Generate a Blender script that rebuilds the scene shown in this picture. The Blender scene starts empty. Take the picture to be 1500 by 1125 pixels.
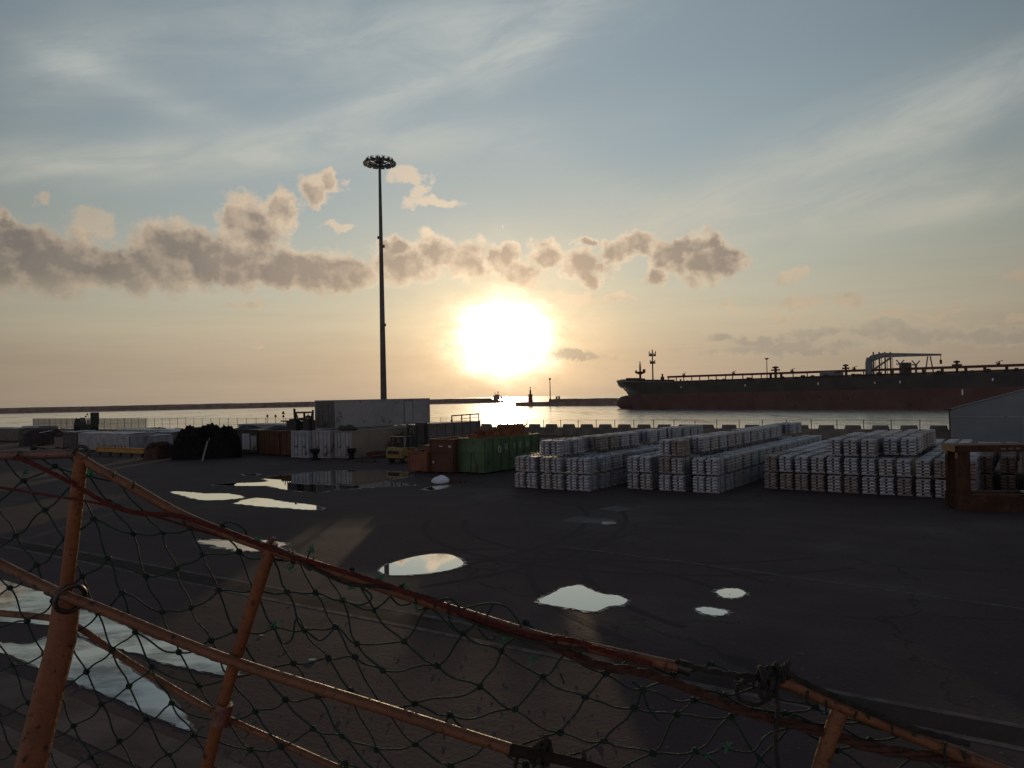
import bpy, bmesh, math, random
import numpy as np
from mathutils import Vector, Matrix
random.seed(7)
R = math.radians
scene = bpy.context.scene
col = scene.collection

# ------------------------------------------------------------------ camera
F = 1130.0                       # focal length in pixels of the 1500 x 1125 photograph
EYE = Vector((0, 0, 5.5))        # on a ship's gangway, 5.5 m above the quay
PITCH, ROLL = R(0.94), R(1.15)
fwd = Vector((0, math.cos(PITCH), math.sin(PITCH)))
rt0 = Vector((1, 0, 0)); up0 = rt0.cross(fwd)
rt = (rt0*math.cos(ROLL) - up0*math.sin(ROLL)).normalized()
up = (rt0*math.sin(ROLL) + up0*math.cos(ROLL)).normalized()
cd = bpy.data.cameras.new('camera'); cam = bpy.data.objects.new('camera', cd); col.objects.link(cam)
cd.sensor_width = 36; cd.lens = F/1500*36; cd.clip_start = 0.05; cd.clip_end = 60000
M = Matrix((rt, up, -fwd)).transposed().to_4x4(); M.translation = EYE
cam.matrix_world = M
scene.camera = cam

def ray(px, py):
    return fwd + rt*((px-750)/F) - up*((py-562.5)/F)
def at(px, py, Y):               # world point seen at a pixel, Y metres ahead
    d = ray(px, py); return EYE + d*(Y/d.y)
def gp(px, py, z=0.0):           # world point on the ground seen at a pixel
    d = ray(px, py); return EYE + d*((z-EYE.z)/d.z)
def azel(px, py):
    d = ray(px, py).normalized()
    return math.degrees(math.atan2(d.x, d.y)), math.degrees(math.asin(d.z))
def lin(r, g=None, b=None):
    if g is None: r, g, b = r
    f = lambda c: (c/255/12.92) if c/255 <= .04045 else ((c/255+.055)/1.055)**2.4
    return (f(r), f(g), f(b), 1)

# ------------------------------------------------------------------ view transform
scene.view_settings.view_transform = 'Standard'
scene.view_settings.look = 'None'
scene.view_settings.exposure = 0.0
scene.view_settings.gamma = 1.0
scene.render.engine = 'CYCLES'
scene.cycles.max_bounces = 6
scene.cycles.sample_clamp_indirect = 4

# ------------------------------------------------------------------ sun
SUN_AZ, SUN_EL = azel(739, 496)
sd = bpy.data.lights.new('sun', 'SUN'); sd.energy = 1.1; sd.angle = R(0.6); sd.color = (1.0, .72, .42)
sun = bpy.data.objects.new('sun', sd); col.objects.link(sun)
sdir = Vector((math.sin(R(SUN_AZ))*math.cos(R(SUN_EL)), math.cos(R(SUN_AZ))*math.cos(R(SUN_EL)), math.sin(R(SUN_EL))))
sun.rotation_euler = sdir.to_track_quat('Z', 'Y').to_euler()
sun.location = sdir*400

# ------------------------------------------------------------------ node expression helper
class N:
    """small wrapper: python operators make Math nodes"""
    def __init__(s, nt, sock): s.nt, s.s = nt, sock
    def _m(s, op, *a):
        n = s.nt.nodes.new('ShaderNodeMath'); n.operation = op
        for i, x in enumerate((s,)+a):
            if isinstance(x, N): s.nt.links.new(x.s, n.inputs[i])
            else: n.inputs[i].default_value = float(x)
        return N(s.nt, n.outputs[0])
    def __add__(s, o): return s._m('ADD', o)
    __radd__ = __add__
    def __sub__(s, o): return s._m('SUBTRACT', o)
    def __rsub__(s, o): return (s*-1)+o
    def __mul__(s, o): return s._m('MULTIPLY', o)
    __rmul__ = __mul__
    def __truediv__(s, o): return s._m('DIVIDE', o)
    def max(s, o): return s._m('MAXIMUM', o)
    def min(s, o): return s._m('MINIMUM', o)
    def smin(s, o, k): return s._m('SMOOTH_MIN', o, k)
    def pow(s, o): return s._m('POWER', o)
    def f(s, op, *a): return s._m(op, *a)
    def exp(s): return s._m('EXPONENT')
    def step(s, lo, hi, a=0.0, b=1.0):      # smoothstep
        n = s.nt.nodes.new('ShaderNodeMapRange'); n.interpolation_type = 'SMOOTHSTEP'
        for i, v in zip((1, 2, 3, 4), (lo, hi, a, b)): n.inputs[i].default_value = v
        s.nt.links.new(s.s, n.inputs[0]); return N(s.nt, n.outputs[0])
def nmix_val(a, b, f): return a + (b-a)*f
def nmix(nt, f, a, b, mode='MIX'):
    n = nt.nodes.new('ShaderNodeMix'); n.data_type = 'RGBA'; n.blend_type = mode
    for s, x in ((n.inputs['Factor'], f), (n.inputs[6], a), (n.inputs[7], b)):
        if isinstance(x, N): nt.links.new(x.s, s)
        elif isinstance(x, (int, float)): s.default_value = x
        else: s.default_value = tuple(x) if len(x) == 4 else tuple(x)+(1,)
    return N(nt, n.outputs[2])
def nnoise(nt, vec, scale, detail=4, rough=.5, dist=0.0):
    n = nt.nodes.new('ShaderNodeTexNoise'); n.inputs['Scale'].default_value = scale
    n.inputs['Detail'].default_value = detail; n.inputs['Roughness'].default_value = rough
    n.inputs['Distortion'].default_value = dist
    if vec is not None: nt.links.new(vec.s, n.inputs['Vector'])
    return N(nt, n.outputs['Fac'])
def nvec(nt, x, y, z=0.0):
    n = nt.nodes.new('ShaderNodeCombineXYZ')
    for i, v in enumerate((x, y, z)):
        if isinstance(v, N): nt.links.new(v.s, n.inputs[i])
        else: n.inputs[i].default_value = v
    return N(nt, n.outputs[0])
def nramp(nt, fac, stops, interp='LINEAR'):
    n = nt.nodes.new('ShaderNodeValToRGB'); cr = n.color_ramp; cr.interpolation = interp
    while len(cr.elements) < len(stops): cr.elements.new(.5)
    for e, (p, c) in zip(cr.elements, stops): e.position = p; e.color = c
    nt.links.new(fac.s, n.inputs[0]); return N(nt, n.outputs[0])
def nvm(nt, op, a, b, c=None):
    n = nt.nodes.new('ShaderNodeVectorMath'); n.operation = op
    for i, x in enumerate((a, b, c)):
        if x is None: continue
        if isinstance(x, N): nt.links.new(x.s, n.inputs[i])
        else: n.inputs[i].default_value = x
    return N(nt, n.outputs['Value' if op in ('LENGTH', 'DOT_PRODUCT') else 0])

# ------------------------------------------------------------------ the evening sky
w = bpy.data.worlds.new('World'); scene.world = w; w.use_nodes = True
nt = w.node_tree; nt.nodes.clear()
out = nt.nodes.new('ShaderNodeOutputWorld'); bg = nt.nodes.new('ShaderNodeBackground')
nt.links.new(bg.outputs[0], out.inputs[0])
tc = nt.nodes.new('ShaderNodeTexCoord'); dirv = N(nt, tc.outputs['Generated'])
sep = nt.nodes.new('ShaderNodeSeparateXYZ'); nt.links.new(dirv.s, sep.inputs[0])
X, Y, Z = (N(nt, sep.outputs[i]) for i in range(3))
AZ = X.f('ARCTAN2', Y)*57.29578
EL = Z.min(1).max(-1).f('ARCSINE')*57.29578
TH = nvm(nt, 'DOT_PRODUCT', dirv, tuple(sdir)).min(1).max(-1).f('ARCCOSINE')*57.29578
# clear evening air by height above the horizon
E = EL.max(0)/90
base = nramp(nt, E, [(0.0, lin(178,160,139)), (.035, lin(184,168,146)), (.06, lin(195,184,160)), (.10, lin(184,186,171)),
                     (.15, lin(164,175,174)), (.20, lin(150,166,173)), (.26, lin(138,155,165)), (.33, lin(130,146,157)),
                     (.6, lin(104,120,138)), (1, lin(84,102,126))])
sky = nt.nodes.new('ShaderNodeTexSky'); sky.sky_type = 'NISHITA'; sky.sun_disc = False
sky.sun_elevation = R(SUN_EL); sky.sun_rotation = R(SUN_AZ); sky.air_density = 1.0; sky.dust_density = 2.5
nish = nmix(nt, 1.0, N(nt, sky.outputs[0]), (.006, .006, .006, 1), 'MULTIPLY')
base = nmix(nt, .5, base, nish, 'ADD')
# darker away from the sun's side of the sky
A2 = (AZ-SUN_AZ)*(AZ-SUN_AZ)
fall = 1.0 - (A2/(33.0*33.0)*.33).min(.60)
pink = nmix(nt, (AZ-SUN_AZ).f('ABSOLUTE').step(60, 150), (1, 1, 1, 1), (.92, .97, 1.12, 1))
base = nmix(nt, 1.0, base, nvec(nt, fall, fall, fall), 'MULTIPLY')
base = nmix(nt, 1.0, base, pink, 'MULTIPLY')
# unseen low sky behind the viewer brightened, an added warm fill on facing surfaces
back_fill = (AZ-SUN_AZ).f('ABSOLUTE').step(55, 115)*EL.step(55, 12)
base = nmix(nt, 1.0, base, nvec(nt, back_fill*2.6+1, back_fill*2.05+1, back_fill*1.9+1), 'MULTIPLY')
# thin layers near the horizon
P = nvec(nt, AZ, EL)
lay = nnoise(nt, nvec(nt, AZ*.055, EL*.75), 1.0, 5, .6)
layk = (lay-.5)*EL.step(14, 1)*.30 + 1.0
base = nmix(nt, 1.0, base, nvec(nt, layk, layk, layk), 'MULTIPLY')

def field(items, vec, k=.25):
    """smooth union of ellipses given in photo pixels -> distance (1 at the edge)"""
    res = None
    for (cx, cy, rx, ry) in items:
        a, e = azel(cx, cy)
        ax = rx/F*57.3/(1+((cx-750)/F)**2); ey = ry/F*57.3/math.sqrt(1+((cx-750)/F)**2)
        l = nvm(nt, 'LENGTH', nvm(nt, 'MULTIPLY_ADD', vec, (1/ax, 1/ey, 0), (-a/ax, -e/ey, 0)), (0, 0, 0))
        res = l if res is None else res.smin(l, k)
    return res
def streaks(items):
    res = None
    for (cx, cy, rx, ry, ang, amp) in items:
        a, e = azel(cx, cy); c, s_ = math.cos(R(ang)), math.sin(R(ang))
        k = 57.3/F/(1+((cx-750)/F)**2)
        ax, ey = rx*k, ry*k
        u = (AZ-a)*(c/ax) + (EL-e)*(s_/ax)
        v = (AZ-a)*(-s_/ey) + (EL-e)*(c/ey)
        g = ((u*u+v*v)*-1).exp()*amp
        res = g if res is None else res+g
    return res
# high cirrus veils
wv = nvec(nt, AZ*.10+EL*.05, EL*.42-AZ*.085)
cn = nnoise(nt, wv, 1.0, 7, .62, .6); cn2 = nnoise(nt, nvec(nt, AZ*.05+EL*.03, EL*.10-AZ*.03), 1.0, 4, .5, .4)
veil = streaks([(250,232,360,34,9,.80), (560,150,210,22,20,.75), (760,85,130,26,33,.5), (640,212,260,28,5,.65), (1230,215,330,52,13,.8),
                (1100,320,430,45,4,.65), (1430,150,160,40,18,.5), (95,110,50,95,-60,.5), (210,135,150,24,-14,.5),
                (450,60,340,70,4,.5),(740,40,170,50,12,.6), (900,290,140,40,-25,.4), (1440,290,160,32,8,.4)])
veil = (veil*(cn.step(.28, .70)*.66+.36)*(cn2*1.5)).min(1)
veilc = nmix(nt, EL.step(22, 8), lin(184,189,185), lin(200,194,175))
f2 = fall*.35+.65
veilc = nmix(nt, 1.0, veilc, nvec(nt, f2, f2, f2), 'MULTIPLY')
base = nmix(nt, (veil*1.5).min(1)*.9, base, veilc)

# glow round the low sun
wob = (nnoise(nt, nvec(nt, AZ*.5, EL), .7, 6, .62)-.5)*3.2
THW = ((AZ-SUN_AZ)*(AZ-SUN_AZ)*.76 + (EL-SUN_EL)*(EL-SUN_EL)*1.25).pow(.5)   # the glare spreads along the haze layers
T = (nmix_val(TH, THW, TH.step(14, 5)) + wob*TH.step(.5, 4)).max(0)
T2 = T*T
core = (T2*(-1/(2.02**2))).exp()*6.0
g1 = (T*(-1/2.9)).exp(); g2 = (T*(-1/7.0)).exp()
glow = nmix(nt, 1.0, nvec(nt, g1*1.42, g1*.96, g1*.44), nvec(nt, g2*.105, g2*.07, g2*.035), 'ADD')
base = nmix(nt, 1.0, base, glow, 'ADD')

# cumulus bank
warp = nvm(nt, 'MULTIPLY_ADD', nvec(nt, nnoise(nt, P, .50, 6, .6)-.5, nnoise(nt, nvec(nt, AZ, EL, 7.0), .50, 6, .6)-.5), (3.8, 2.6, 0), P)
fb = nnoise(nt, P, .70, 9, .58)
lf = nnoise(nt, P, .42, 7, .55); lfs = nnoise(nt, nvec(nt, AZ+.42, EL+.42), .42, 7, .55)
big = field([(60,386,150,44),(10,352,80,30),(200,394,130,36),(255,366,70,36),(330,388,100,38),(375,335,44,46),(345,318,30,30),(415,308,22,26),(462,285,26,22),(485,268,16,16),
             (440,398,90,30),(500,402,60,24),(590,392,50,28),(575,362,20,14),(640,370,28,26),(685,382,34,28),(735,378,24,20),(762,402,32,22),(800,374,24,18),(860,392,36,20),
             (856,356,12,7),(905,366,30,14),(940,358,30,16),(985,376,30,24),(1000,358,20,14),(1040,388,46,28),(1036,356,26,18),(962,405,18,12),(868,412,20,12),(12,322,22,16)], warp)
f_ = 1.16-big + (fb-.5)*1.6
m1 = f_.step(-.18, .36)
thick = f_.step(-.12, .80)
sunk = (TH*(-1/9.0)).exp()
rim = nmix(nt, (sunk*1.9).min(1), lin(196,176,152), (1.25, .93, .62, 1))
corec = nmix(nt, (sunk*1.55).min(1), nmix(nt, (lf-.5)*2.4+.5, lin(120,113,108), lin(140,130,120)), lin(204,168,136))
relief = ((lfs-lf)*4.2).max(-.9).min(.9)
cl = nmix(nt, (thick*.92+relief*.50+(.5-fb)*1.1+.10-sunk*.12-EL.step(10.2, 14.0)*.45).max(0).min(1), rim, corec)
lowlit = EL.step(9.0, 7.0)*.35
cl = nmix(nt, lowlit, cl, nmix(nt, sunk, lin(170,152,124), lin(235,196,146)))
f3 = fall*.5+.5
cl = nmix(nt, 1.0, cl, nvec(nt, f3, f3, f3), 'MULTIPLY')
# small and faint clouds
small = field([(600,260,26,12),(616,278,18,14),(632,298,38,9),(840,440,36,9),(900,441,34,7),(1160,406,18,10),(1065,447,24,5),(1170,443,36,8),(1143,462,24,6),(1240,443,22,8),
               (1310,458,30,5),(1372,457,30,5),(1490,403,26,7),(1490,467,18,7),(376,503,18,7),(360,446,26,4),(740,444,30,6),(140,326,36,16),(110,336,22,10),(500,330,28,6),(60,286,22,8),
               (740,330,3,3)], warp)
f4 = 1.2-small+(fb-.5)*1.5
m2 = f4.step(-.05, .5)*.62
lowb = field([(1055,497,36,8),(1110,500,70,12),(1200,486,60,14),(1285,480,60,20),(1345,490,80,22),(1425,494,100,16),(1500,498,70,13),(1150,512,160,14),(840,520,60,7)], warp)
f5 = 1.1-lowb+(fb-.5)*1.5
m3 = f5.step(-.05, .6)*.5
base = nmix(nt, m3, base, nmix(nt, (f5.step(.0, .8)+relief*.5).max(0).min(1), lin(184,172,148), lin(148,140,126)))
base = nmix(nt, m2, base, cl)
base = nmix(nt, m1*(EL.step(6.7, 8.6)*.42+.52)*(1.0-sunk*.55), base, cl)
base = nmix(nt, 1.0, base, nvec(nt, core, core*.93, core*.76), 'ADD')
# below the horizon
base = nmix(nt, EL.step(-.2, -1.5), base, lin(120,110,98))
nt.links.new(base.s, bg.inputs[0]); bg.inputs[1].default_value = 1.0
w.cycles.sampling_method = 'MANUAL'; w.cycles.sample_map_resolution = 1024
# ------------------------------------------------------------------ materials
MATS = {}
def mat(name, c, c2=None, rough=.7, metal=0.0, scale=2.0, rust=0.0, rustscale=3.0, bump=0.0, bscale=20, spec=.4, rustc=(.11, .045, .02), stretch=(1, 1, 1)):
    """painted / bare surface: two-tone mottling, optional rust blotches with rougher gloss, optional bump"""
    if name in MATS: return MATS[name]
    m = bpy.data.materials.new(name); m.use_nodes = True; t = m.node_tree
    b = t.nodes['Principled BSDF']
    tcn = t.nodes.new('ShaderNodeTexCoord'); v = N(t, tcn.outputs['Object'])
    v = nvm(t, 'MULTIPLY', v, stretch)
    c2 = c2 or tuple(x*.65 for x in c)
    n1 = nnoise(t, v, scale, 6, .62).step(.32, .68)
    cc = nmix(t, n1, c, c2)
    rr = n1*.12 + (rough-.06)
    if rust:
        n2 = nnoise(t, v, rustscale, 7, .66)
        k = n2.step(.62-rust*.3, .70-rust*.3)
        cc = nmix(t, k, cc, nmix(t, nnoise(t, v, rustscale*4, 4, .6), rustc, tuple(x*.45 for x in rustc)))
        rr = rr + k*(.9-rough)*.8
        if metal: 
            mk = (1-k)*metal; t.links.new(mk.s, b.inputs['Metallic'])
    elif metal: b.inputs['Metallic'].default_value = metal
    t.links.new(cc.s, b.inputs['Base Color']); t.links.new(rr.s, b.inputs['Roughness'])
    b.inputs['Specular IOR Level'].default_value = spec
    if bump:
        bn = t.nodes.new('ShaderNodeBump'); bn.inputs['Strength'].default_value = bump; bn.inputs['Distance'].default_value = .02
        t.links.new(nnoise(t, v, bscale, 5, .6).s, bn.inputs['Height']); t.links.new(bn.outputs[0], b.inputs['Normal'])
    MATS[name] = m
    return m

# ------------------------------------------------------------------ mesh builder
class MB:
    def __init__(s): s.v, s.f = [], []
    def add(s, vs, fs):
        o = len(s.v); s.v += [tuple(p) for p in vs]; s.f += [tuple(i+o for i in f) for f in fs]; return s
    def box(s, x0, x1, y0, y1, z0, z1, tx=0, ty=0):
        """axis box; tx, ty shrink the top"""
        return s.add([(x0,y0,z0),(x1,y0,z0),(x1,y1,z0),(x0,y1,z0),(x0+tx,y0+ty,z1),(x1-tx,y0+ty,z1),(x1-tx,y1-ty,z1),(x0+tx,y1-ty,z1)],
                     [(0,3,2,1),(4,5,6,7),(0,1,5,4),(1,2,6,5),(2,3,7,6),(3,0,4,7)])
    def bar(s, p, q, wd, ht=None, upv=(0,0,1)):
        p, q = Vector(p), Vector(q); ht = ht or wd; d = (q-p).normalized(); u = Vector(upv)
        if abs(d.dot(u)) > .95: u = Vector((0,1,0))
        x = d.cross(u).normalized(); z = x.cross(d).normalized(); x *= wd/2; z *= ht/2
        vs = [p-x-z, p+x-z, p+x+z, p-x+z, q-x-z, q+x-z, q+x+z, q-x+z]
        return s.add(vs, [(3,2,1,0),(4,5,6,7),(0,1,5,4),(1,2,6,5),(2,3,7,6),(3,0,4,7)])
    def tube(s, pts, r, n=8, caps=True, closed=False):
        pts = [Vector(p) for p in pts]; k = len(pts)
        rs = r if isinstance(r, (list, tuple)) else [r]*k
        vs, fs = [], []; nrm = None
        for i in range(k):
            a = pts[(i-1) % k] if closed else pts[max(i-1, 0)]
            b = pts[(i+1) % k] if closed else pts[min(i+1, k-1)]
            d = (b-a)
            if d.length < 1e-9: d = Vector((0,0,1))
            d.normalize()
            if nrm is None:
                nrm = d.cross(Vector((0,0,1)) if abs(d.z) < .9 else Vector((1,0,0))).normalized()
            else:
                nrm = (nrm - d*nrm.dot(d)).normalized()
            bi = d.cross(nrm)
            for j in range(n):
                a_ = 2*math.pi*j/n; vs.append(pts[i] + (nrm*math.cos(a_)+bi*math.sin(a_))*rs[i])
        for i in range(k if closed else k-1):
            i2 = (i+1) % k
            for j in range(n):
                j2 = (j+1) % n; fs.append((i*n+j, i*n+j2, i2*n+j2, i2*n+j))
        if caps and not closed:
            fs.append(tuple(range(n))[::-1]); fs.append(tuple((k-1)*n+j for j in range(n)))
        return s.add(vs, fs)
    def cyl(s, c, r, h, n=16, r2=None, axis='z'):
        c = Vector(c); d = {'z': Vector((0,0,h)), 'x': Vector((h,0,0)), 'y': Vector((0,h,0))}[axis]
        return s.tube([c, c+d], [r, r if r2 is None else r2], n)
    def ball(s, c, r, n=10, m=6, sc=(1,1,1)):
        c = Vector(c); vs = [c+Vector((0,0,-r*sc[2]))]; fs = []
        for i in range(1, m):
            ph = -math.pi/2+math.pi*i/m
            for j in range(n):
                th = 2*math.pi*j/n
                vs.append(c+Vector((r*sc[0]*math.cos(ph)*math.cos(th), r*sc[1]*math.cos(ph)*math.sin(th), r*sc[2]*math.sin(ph))))
        vs.append(c+Vector((0,0,r*sc[2])))
        for j in range(n):
            fs.append((0, 1+(j+1) % n, 1+j)); fs.append((len(vs)-1, 1+(m-2)*n+j, 1+(m-2)*n+(j+1) % n))
        for i in range(m-2):
            for j in range(n):
                a = 1+i*n+j; b = 1+i*n+(j+1) % n; fs.append((a, b, b+n, a+n))
        return s.add(vs, fs)
    def prism(s, poly, d, z=True):
        """closed polygon of 3-D points extruded by vector d"""
        n = len(poly); d = Vector(d); p = [Vector(q) for q in poly]
        fs = [tuple(range(n))[::-1], tuple(range(n, 2*n))] + [(i, (i+1) % n, (i+1) % n+n, i+n) for i in range(n)]
        return s.add(p+[q+d for q in p], fs)
    def mesh(s, name, m, smooth=False):
        me = bpy.data.meshes.new(name); me.from_pydata(s.v, [], s.f); me.update()
        b = bmesh.new(); b.from_mesh(me); bmesh.ops.recalc_face_normals(b, faces=b.faces); b.to_mesh(me); b.free()
        if m: me.materials.append(m)
        if smooth:
            me.polygons.foreach_set('use_smooth', [True]*len(me.polygons))
            try: me.set_sharp_from_angle(angle=R(40))
            except Exception: pass
        return me
    def build(s, name, m, parent=None, smooth=False, loc=None, rz=0):
        o = bpy.data.objects.new(name, s.mesh(name, m, smooth)); col.objects.link(o)
        if parent: o.parent = parent
        if loc is not None: o.location = loc; o.rotation_euler = (0, 0, rz)
        return o
def tag(o, label, cat, group=None, kind=None):
    if label: o['label'] = label
    if cat: o['category'] = cat
    if group: o['group'] = group
    if kind: o['kind'] = kind
    return o
def thing(name, label, cat, loc=(0,0,0), rz=0, group=None):
    o = bpy.data.objects.new(name, None); col.objects.link(o); o.empty_display_size = .3
    o.location = loc; o.rotation_euler = (0, 0, rz)
    return tag(o, label, cat, group)
def dup(root, loc, rz=0, label=None, group=None):
    r = root.copy(); col.objects.link(r); r.location = loc; r.rotation_euler = (0, 0, rz)
    if label: r['label'] = label
    if group: r['group'] = group
    for ch in root.children:
        c = ch.copy(); col.objects.link(c); c.parent = r
        for g in ch.children:
            d = g.copy(); col.objects.link(d); d.parent = c
    return r
def struct(name, mb, m, smooth=False):
    o = mb.build(name, m, None, smooth); o['kind'] = 'structure'; return o

# the quay's own axes: a along the quay (right and nearer), b away from the ship
QA = R(-34)
A = Vector((math.cos(QA), math.sin(QA), 0)); B = Vector((-math.sin(QA), math.cos(QA), 0))
O = Vector((.04, 46.9, 0))
def ab(a, b, z=0.0): return O + A*a + B*b + Vector((0,0,z))
def toab(p): q = Vector((p[0], p[1], 0))-O; return q.dot(A), q.dot(B)
def onb(px, b):                   # a-coordinate where the view through a pixel column crosses the line b
    d = ray(px, 581); k = (b+O.dot(B))/(d.x*B.x+d.y*B.y)
    return toab((d.x*k, d.y*k))[0]
WATER = -2.5
# ------------------------------------------------------------------ sea, quay, marks and puddles
def sea_material():
    m = bpy.data.materials.new('harbour_water'); m.use_nodes = True; t = m.node_tree
    for n in list(t.nodes):
        if n.type == 'BSDF_PRINCIPLED': t.nodes.remove(n)
    o_ = [n for n in t.nodes if n.type == 'OUTPUT_MATERIAL'][0]
    tcn = t.nodes.new('ShaderNodeTexCoord'); v = N(t, tcn.outputs['Object'])
    n1 = nnoise(t, nvm(t, 'MULTIPLY', v, (.07, .30, 1)), 1.0, 5, .62)
    n2 = nnoise(t, nvm(t, 'MULTIPLY', v, (.7, 2.0, 1)), 1.0, 3, .55)
    n3 = nnoise(t, nvm(t, 'MULTIPLY', v, (.010, .05, 1)), 1.0, 4, .55)
    bn = t.nodes.new('ShaderNodeBump'); bn.inputs['Strength'].default_value = .5; bn.inputs['Distance'].default_value = .22
    t.links.new((n1*1.0 + n2*.12 + n3*1.6).s, bn.inputs['Height'])
    g = t.nodes.new('ShaderNodeBsdfGlossy'); g.inputs['Roughness'].default_value = .19; g.inputs['Color'].default_value = (1,.965,.90,1)
    t.links.new(bn.outputs[0], g.inputs['Normal'])
    d = t.nodes.new('ShaderNodeBsdfDiffuse'); d.inputs['Color'].default_value = (.014,.02,.022,1)
    fr = t.nodes.new('ShaderNodeFresnel'); fr.inputs['IOR'].default_value = 1.5
    rip = nnoise(t, nvm(t, 'MULTIPLY', v, (.055, .016, 1)), 1.0, 6, .72).step(.36, .56)*.36+.74                  # ripple shading painted in: noise weakens the reflection in streaks, at two sizes
    rip2 = nnoise(t, nvm(t, 'MULTIPLY', v, (.26, .085, 1)), 1.0, 5, .7).step(.36, .52)*.32+.76
    k = (N(t, fr.outputs[0])*1.5).min(.98)*rip*rip2
    mx = t.nodes.new('ShaderNodeMixShader'); t.links.new(k.s, mx.inputs[0]); t.links.new(d.outputs[0], mx.inputs[1]); t.links.new(g.outputs[0], mx.inputs[2])
    t.links.new(mx.outputs[0], o_.inputs[0]); return m
mb = MB(); S = 45000
mb.add([(-S,-2000,WATER),(S,-2000,WATER),(S,S,WATER),(-S,S,WATER)], [(0,1,2,3)])
struct('sea', mb, sea_material())

def asphalt_material():
    m = bpy.data.materials.new('asphalt'); m.use_nodes = True; t = m.node_tree; b = t.nodes['Principled BSDF']
    tcn = t.nodes.new('ShaderNodeTexCoord'); v = N(t, tcn.outputs['Object'])
    big_ = nnoise(t, v, .07, 5, .6).step(.3, .7); mid = nnoise(t, v, .55, 6, .65).step(.3, .72); fine = nnoise(t, v, 9, 4, .7)
    # tyre-swept streaks along the quay
    st = nnoise(t, nvm(t, 'MULTIPLY', nvm(t, 'ADD', v, (0, 0, 0)), (.12, .9, 1)), 1.0, 5, .6).step(.35, .7)
    c = nmix(t, big_*.6+mid*.4, (.042, .0285, .0295), (.066, .0435, .0415))
    c = nmix(t, st*.4, c, (.032, .0245, .025))
    c = nmix(t, nnoise(t, v, .03, 3, .5).step(.5, .7)*.5, c, (.066, .045, .038))
    k = fine*.7+.65 - nnoise(t, v, .9, 5, .7).step(.62, .74)*.35 + nnoise(t, v, 2.6, 5, .75).step(.6, .8)*.25
    c = nmix(t, 1.0, c, nvec(t, k, k, k), 'MULTIPLY')
    vo = t.nodes.new('ShaderNodeTexVoronoi'); vo.feature = 'DISTANCE_TO_EDGE'; vo.inputs['Scale'].default_value = .16
    wv = nvm(t, 'ADD', v, nvec(t, nnoise(t, v, .8, 4, .6)*2.0, nnoise(t, v, .9, 4, .6)*2.0))
    t.links.new(wv.s, vo.inputs['Vector'])
    crack = N(t, vo.outputs[0]).step(.012, .003)*nnoise(t, v, .11, 2, .5).step(.48, .6)
    c = nmix(t, crack*.55, c, (.012, .011, .011))
    t.links.new(c.s, b.inputs['Base Color'])
    damp = nnoise(t, v, .12, 5, .6).step(.5, .75)
    t.links.new((.88-damp*.22).s, b.inputs['Roughness']); b.inputs['Specular IOR Level'].default_value = .10
    bn = t.nodes.new('ShaderNodeBump'); bn.inputs['Strength'].default_value = .5; bn.inputs['Distance'].default_value = .02
    t.links.new((fine+mid*.7).s, bn.inputs['Height']); t.links.new(bn.outputs[0], b.inputs['Normal'])
    return m
BN, BF = -36.5, 55.0             # near and far edge of the quay
ASPH = asphalt_material()
m_conc = mat('concrete', (.115,.085,.074), (.07,.052,.046), .9, 0, .8, bump=.4, bscale=6, spec=.08)
m_wall = mat('old_concrete', (.16,.14,.12), (.09,.08,.07), .92, 0, .8, bump=.4, bscale=3, spec=.2)
def slab(a0, a1, b0, b1, z): return [(a0,b0,z),(a1,b0,z),(a1,b1,z),(a0,b1,z)]
gq = MB(); gq.box(-420, 260, BN, BF, WATER-3, 0)
o = gq.build('quay_ground', ASPH, loc=O, rz=QA); o['kind'] = 'structure'
# cope strip and crane rails along the near edge
def strip(name, bands, z, m):
    q = MB()
    for (b0, b1) in bands: q.box(-300, 200, b0, b1, .0005, z)
    o = q.build(name, m, loc=O, rz=QA); o['kind'] = 'structure'; return o
strip('quay_cope', [(-33.6,-32.75),(-32.35,-31.5)], .006, m_conc)
m_line = mat('worn_line', (.12,.094,.085), (.06,.048,.044), .9, 0, 3, spec=.08)
strip('crane_rail_edging', [(-24.95,-24.78),(-24.02,-23.85)], .006, m_line)
m_slot = mat('dark_slot', (.035,.0245,.0245), None, .9, 0, 1, spec=.08)
strip('crane_rail_slot', [(-24.775,-24.025)], .004, m_slot)
# faint painted bay line, crossing the yard
m_paint = mat('faded_paint', (.095,.09,.085), (.05,.047,.046), .9, 0, 4, spec=.2)
def ribbon(name, pts, wd, z, m):
    q = MB()
    for p, r_ in zip(pts, pts[1:]):
        p, r_ = Vector(p), Vector(r_); x = (r_-p).cross(Vector((0,0,1))).normalized()*wd/2
        q.add([p-x+Vector((0,0,z)), r_-x+Vector((0,0,z)), r_+x+Vector((0,0,z)), p+x+Vector((0,0,z))], [(0,1,2,3)])
    o = q.build(name, m); o['kind'] = 'structure'; return o
ribbon('bay_line', [gp(820,800), gp(1000,823), gp(1220,853), gp(1500,892), gp(1640,912)], .13, .005, m_paint)
# repair patches
m_patch = mat('asphalt_patch', (.085,.078,.076), (.055,.05,.05), .85, 0, 1.2, spec=.25)
for q4 in ([(822,764),(842,756),(904,761),(890,769)], [(876,746),(900,741),(928,745),(905,750)]):
    q = MB(); q.add([gp(x, y)+Vector((0,0,.005)) for x, y in q4], [(0,1,2,3)]); o = q.build('asphalt_patch', m_patch); o['kind'] = 'structure'

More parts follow.
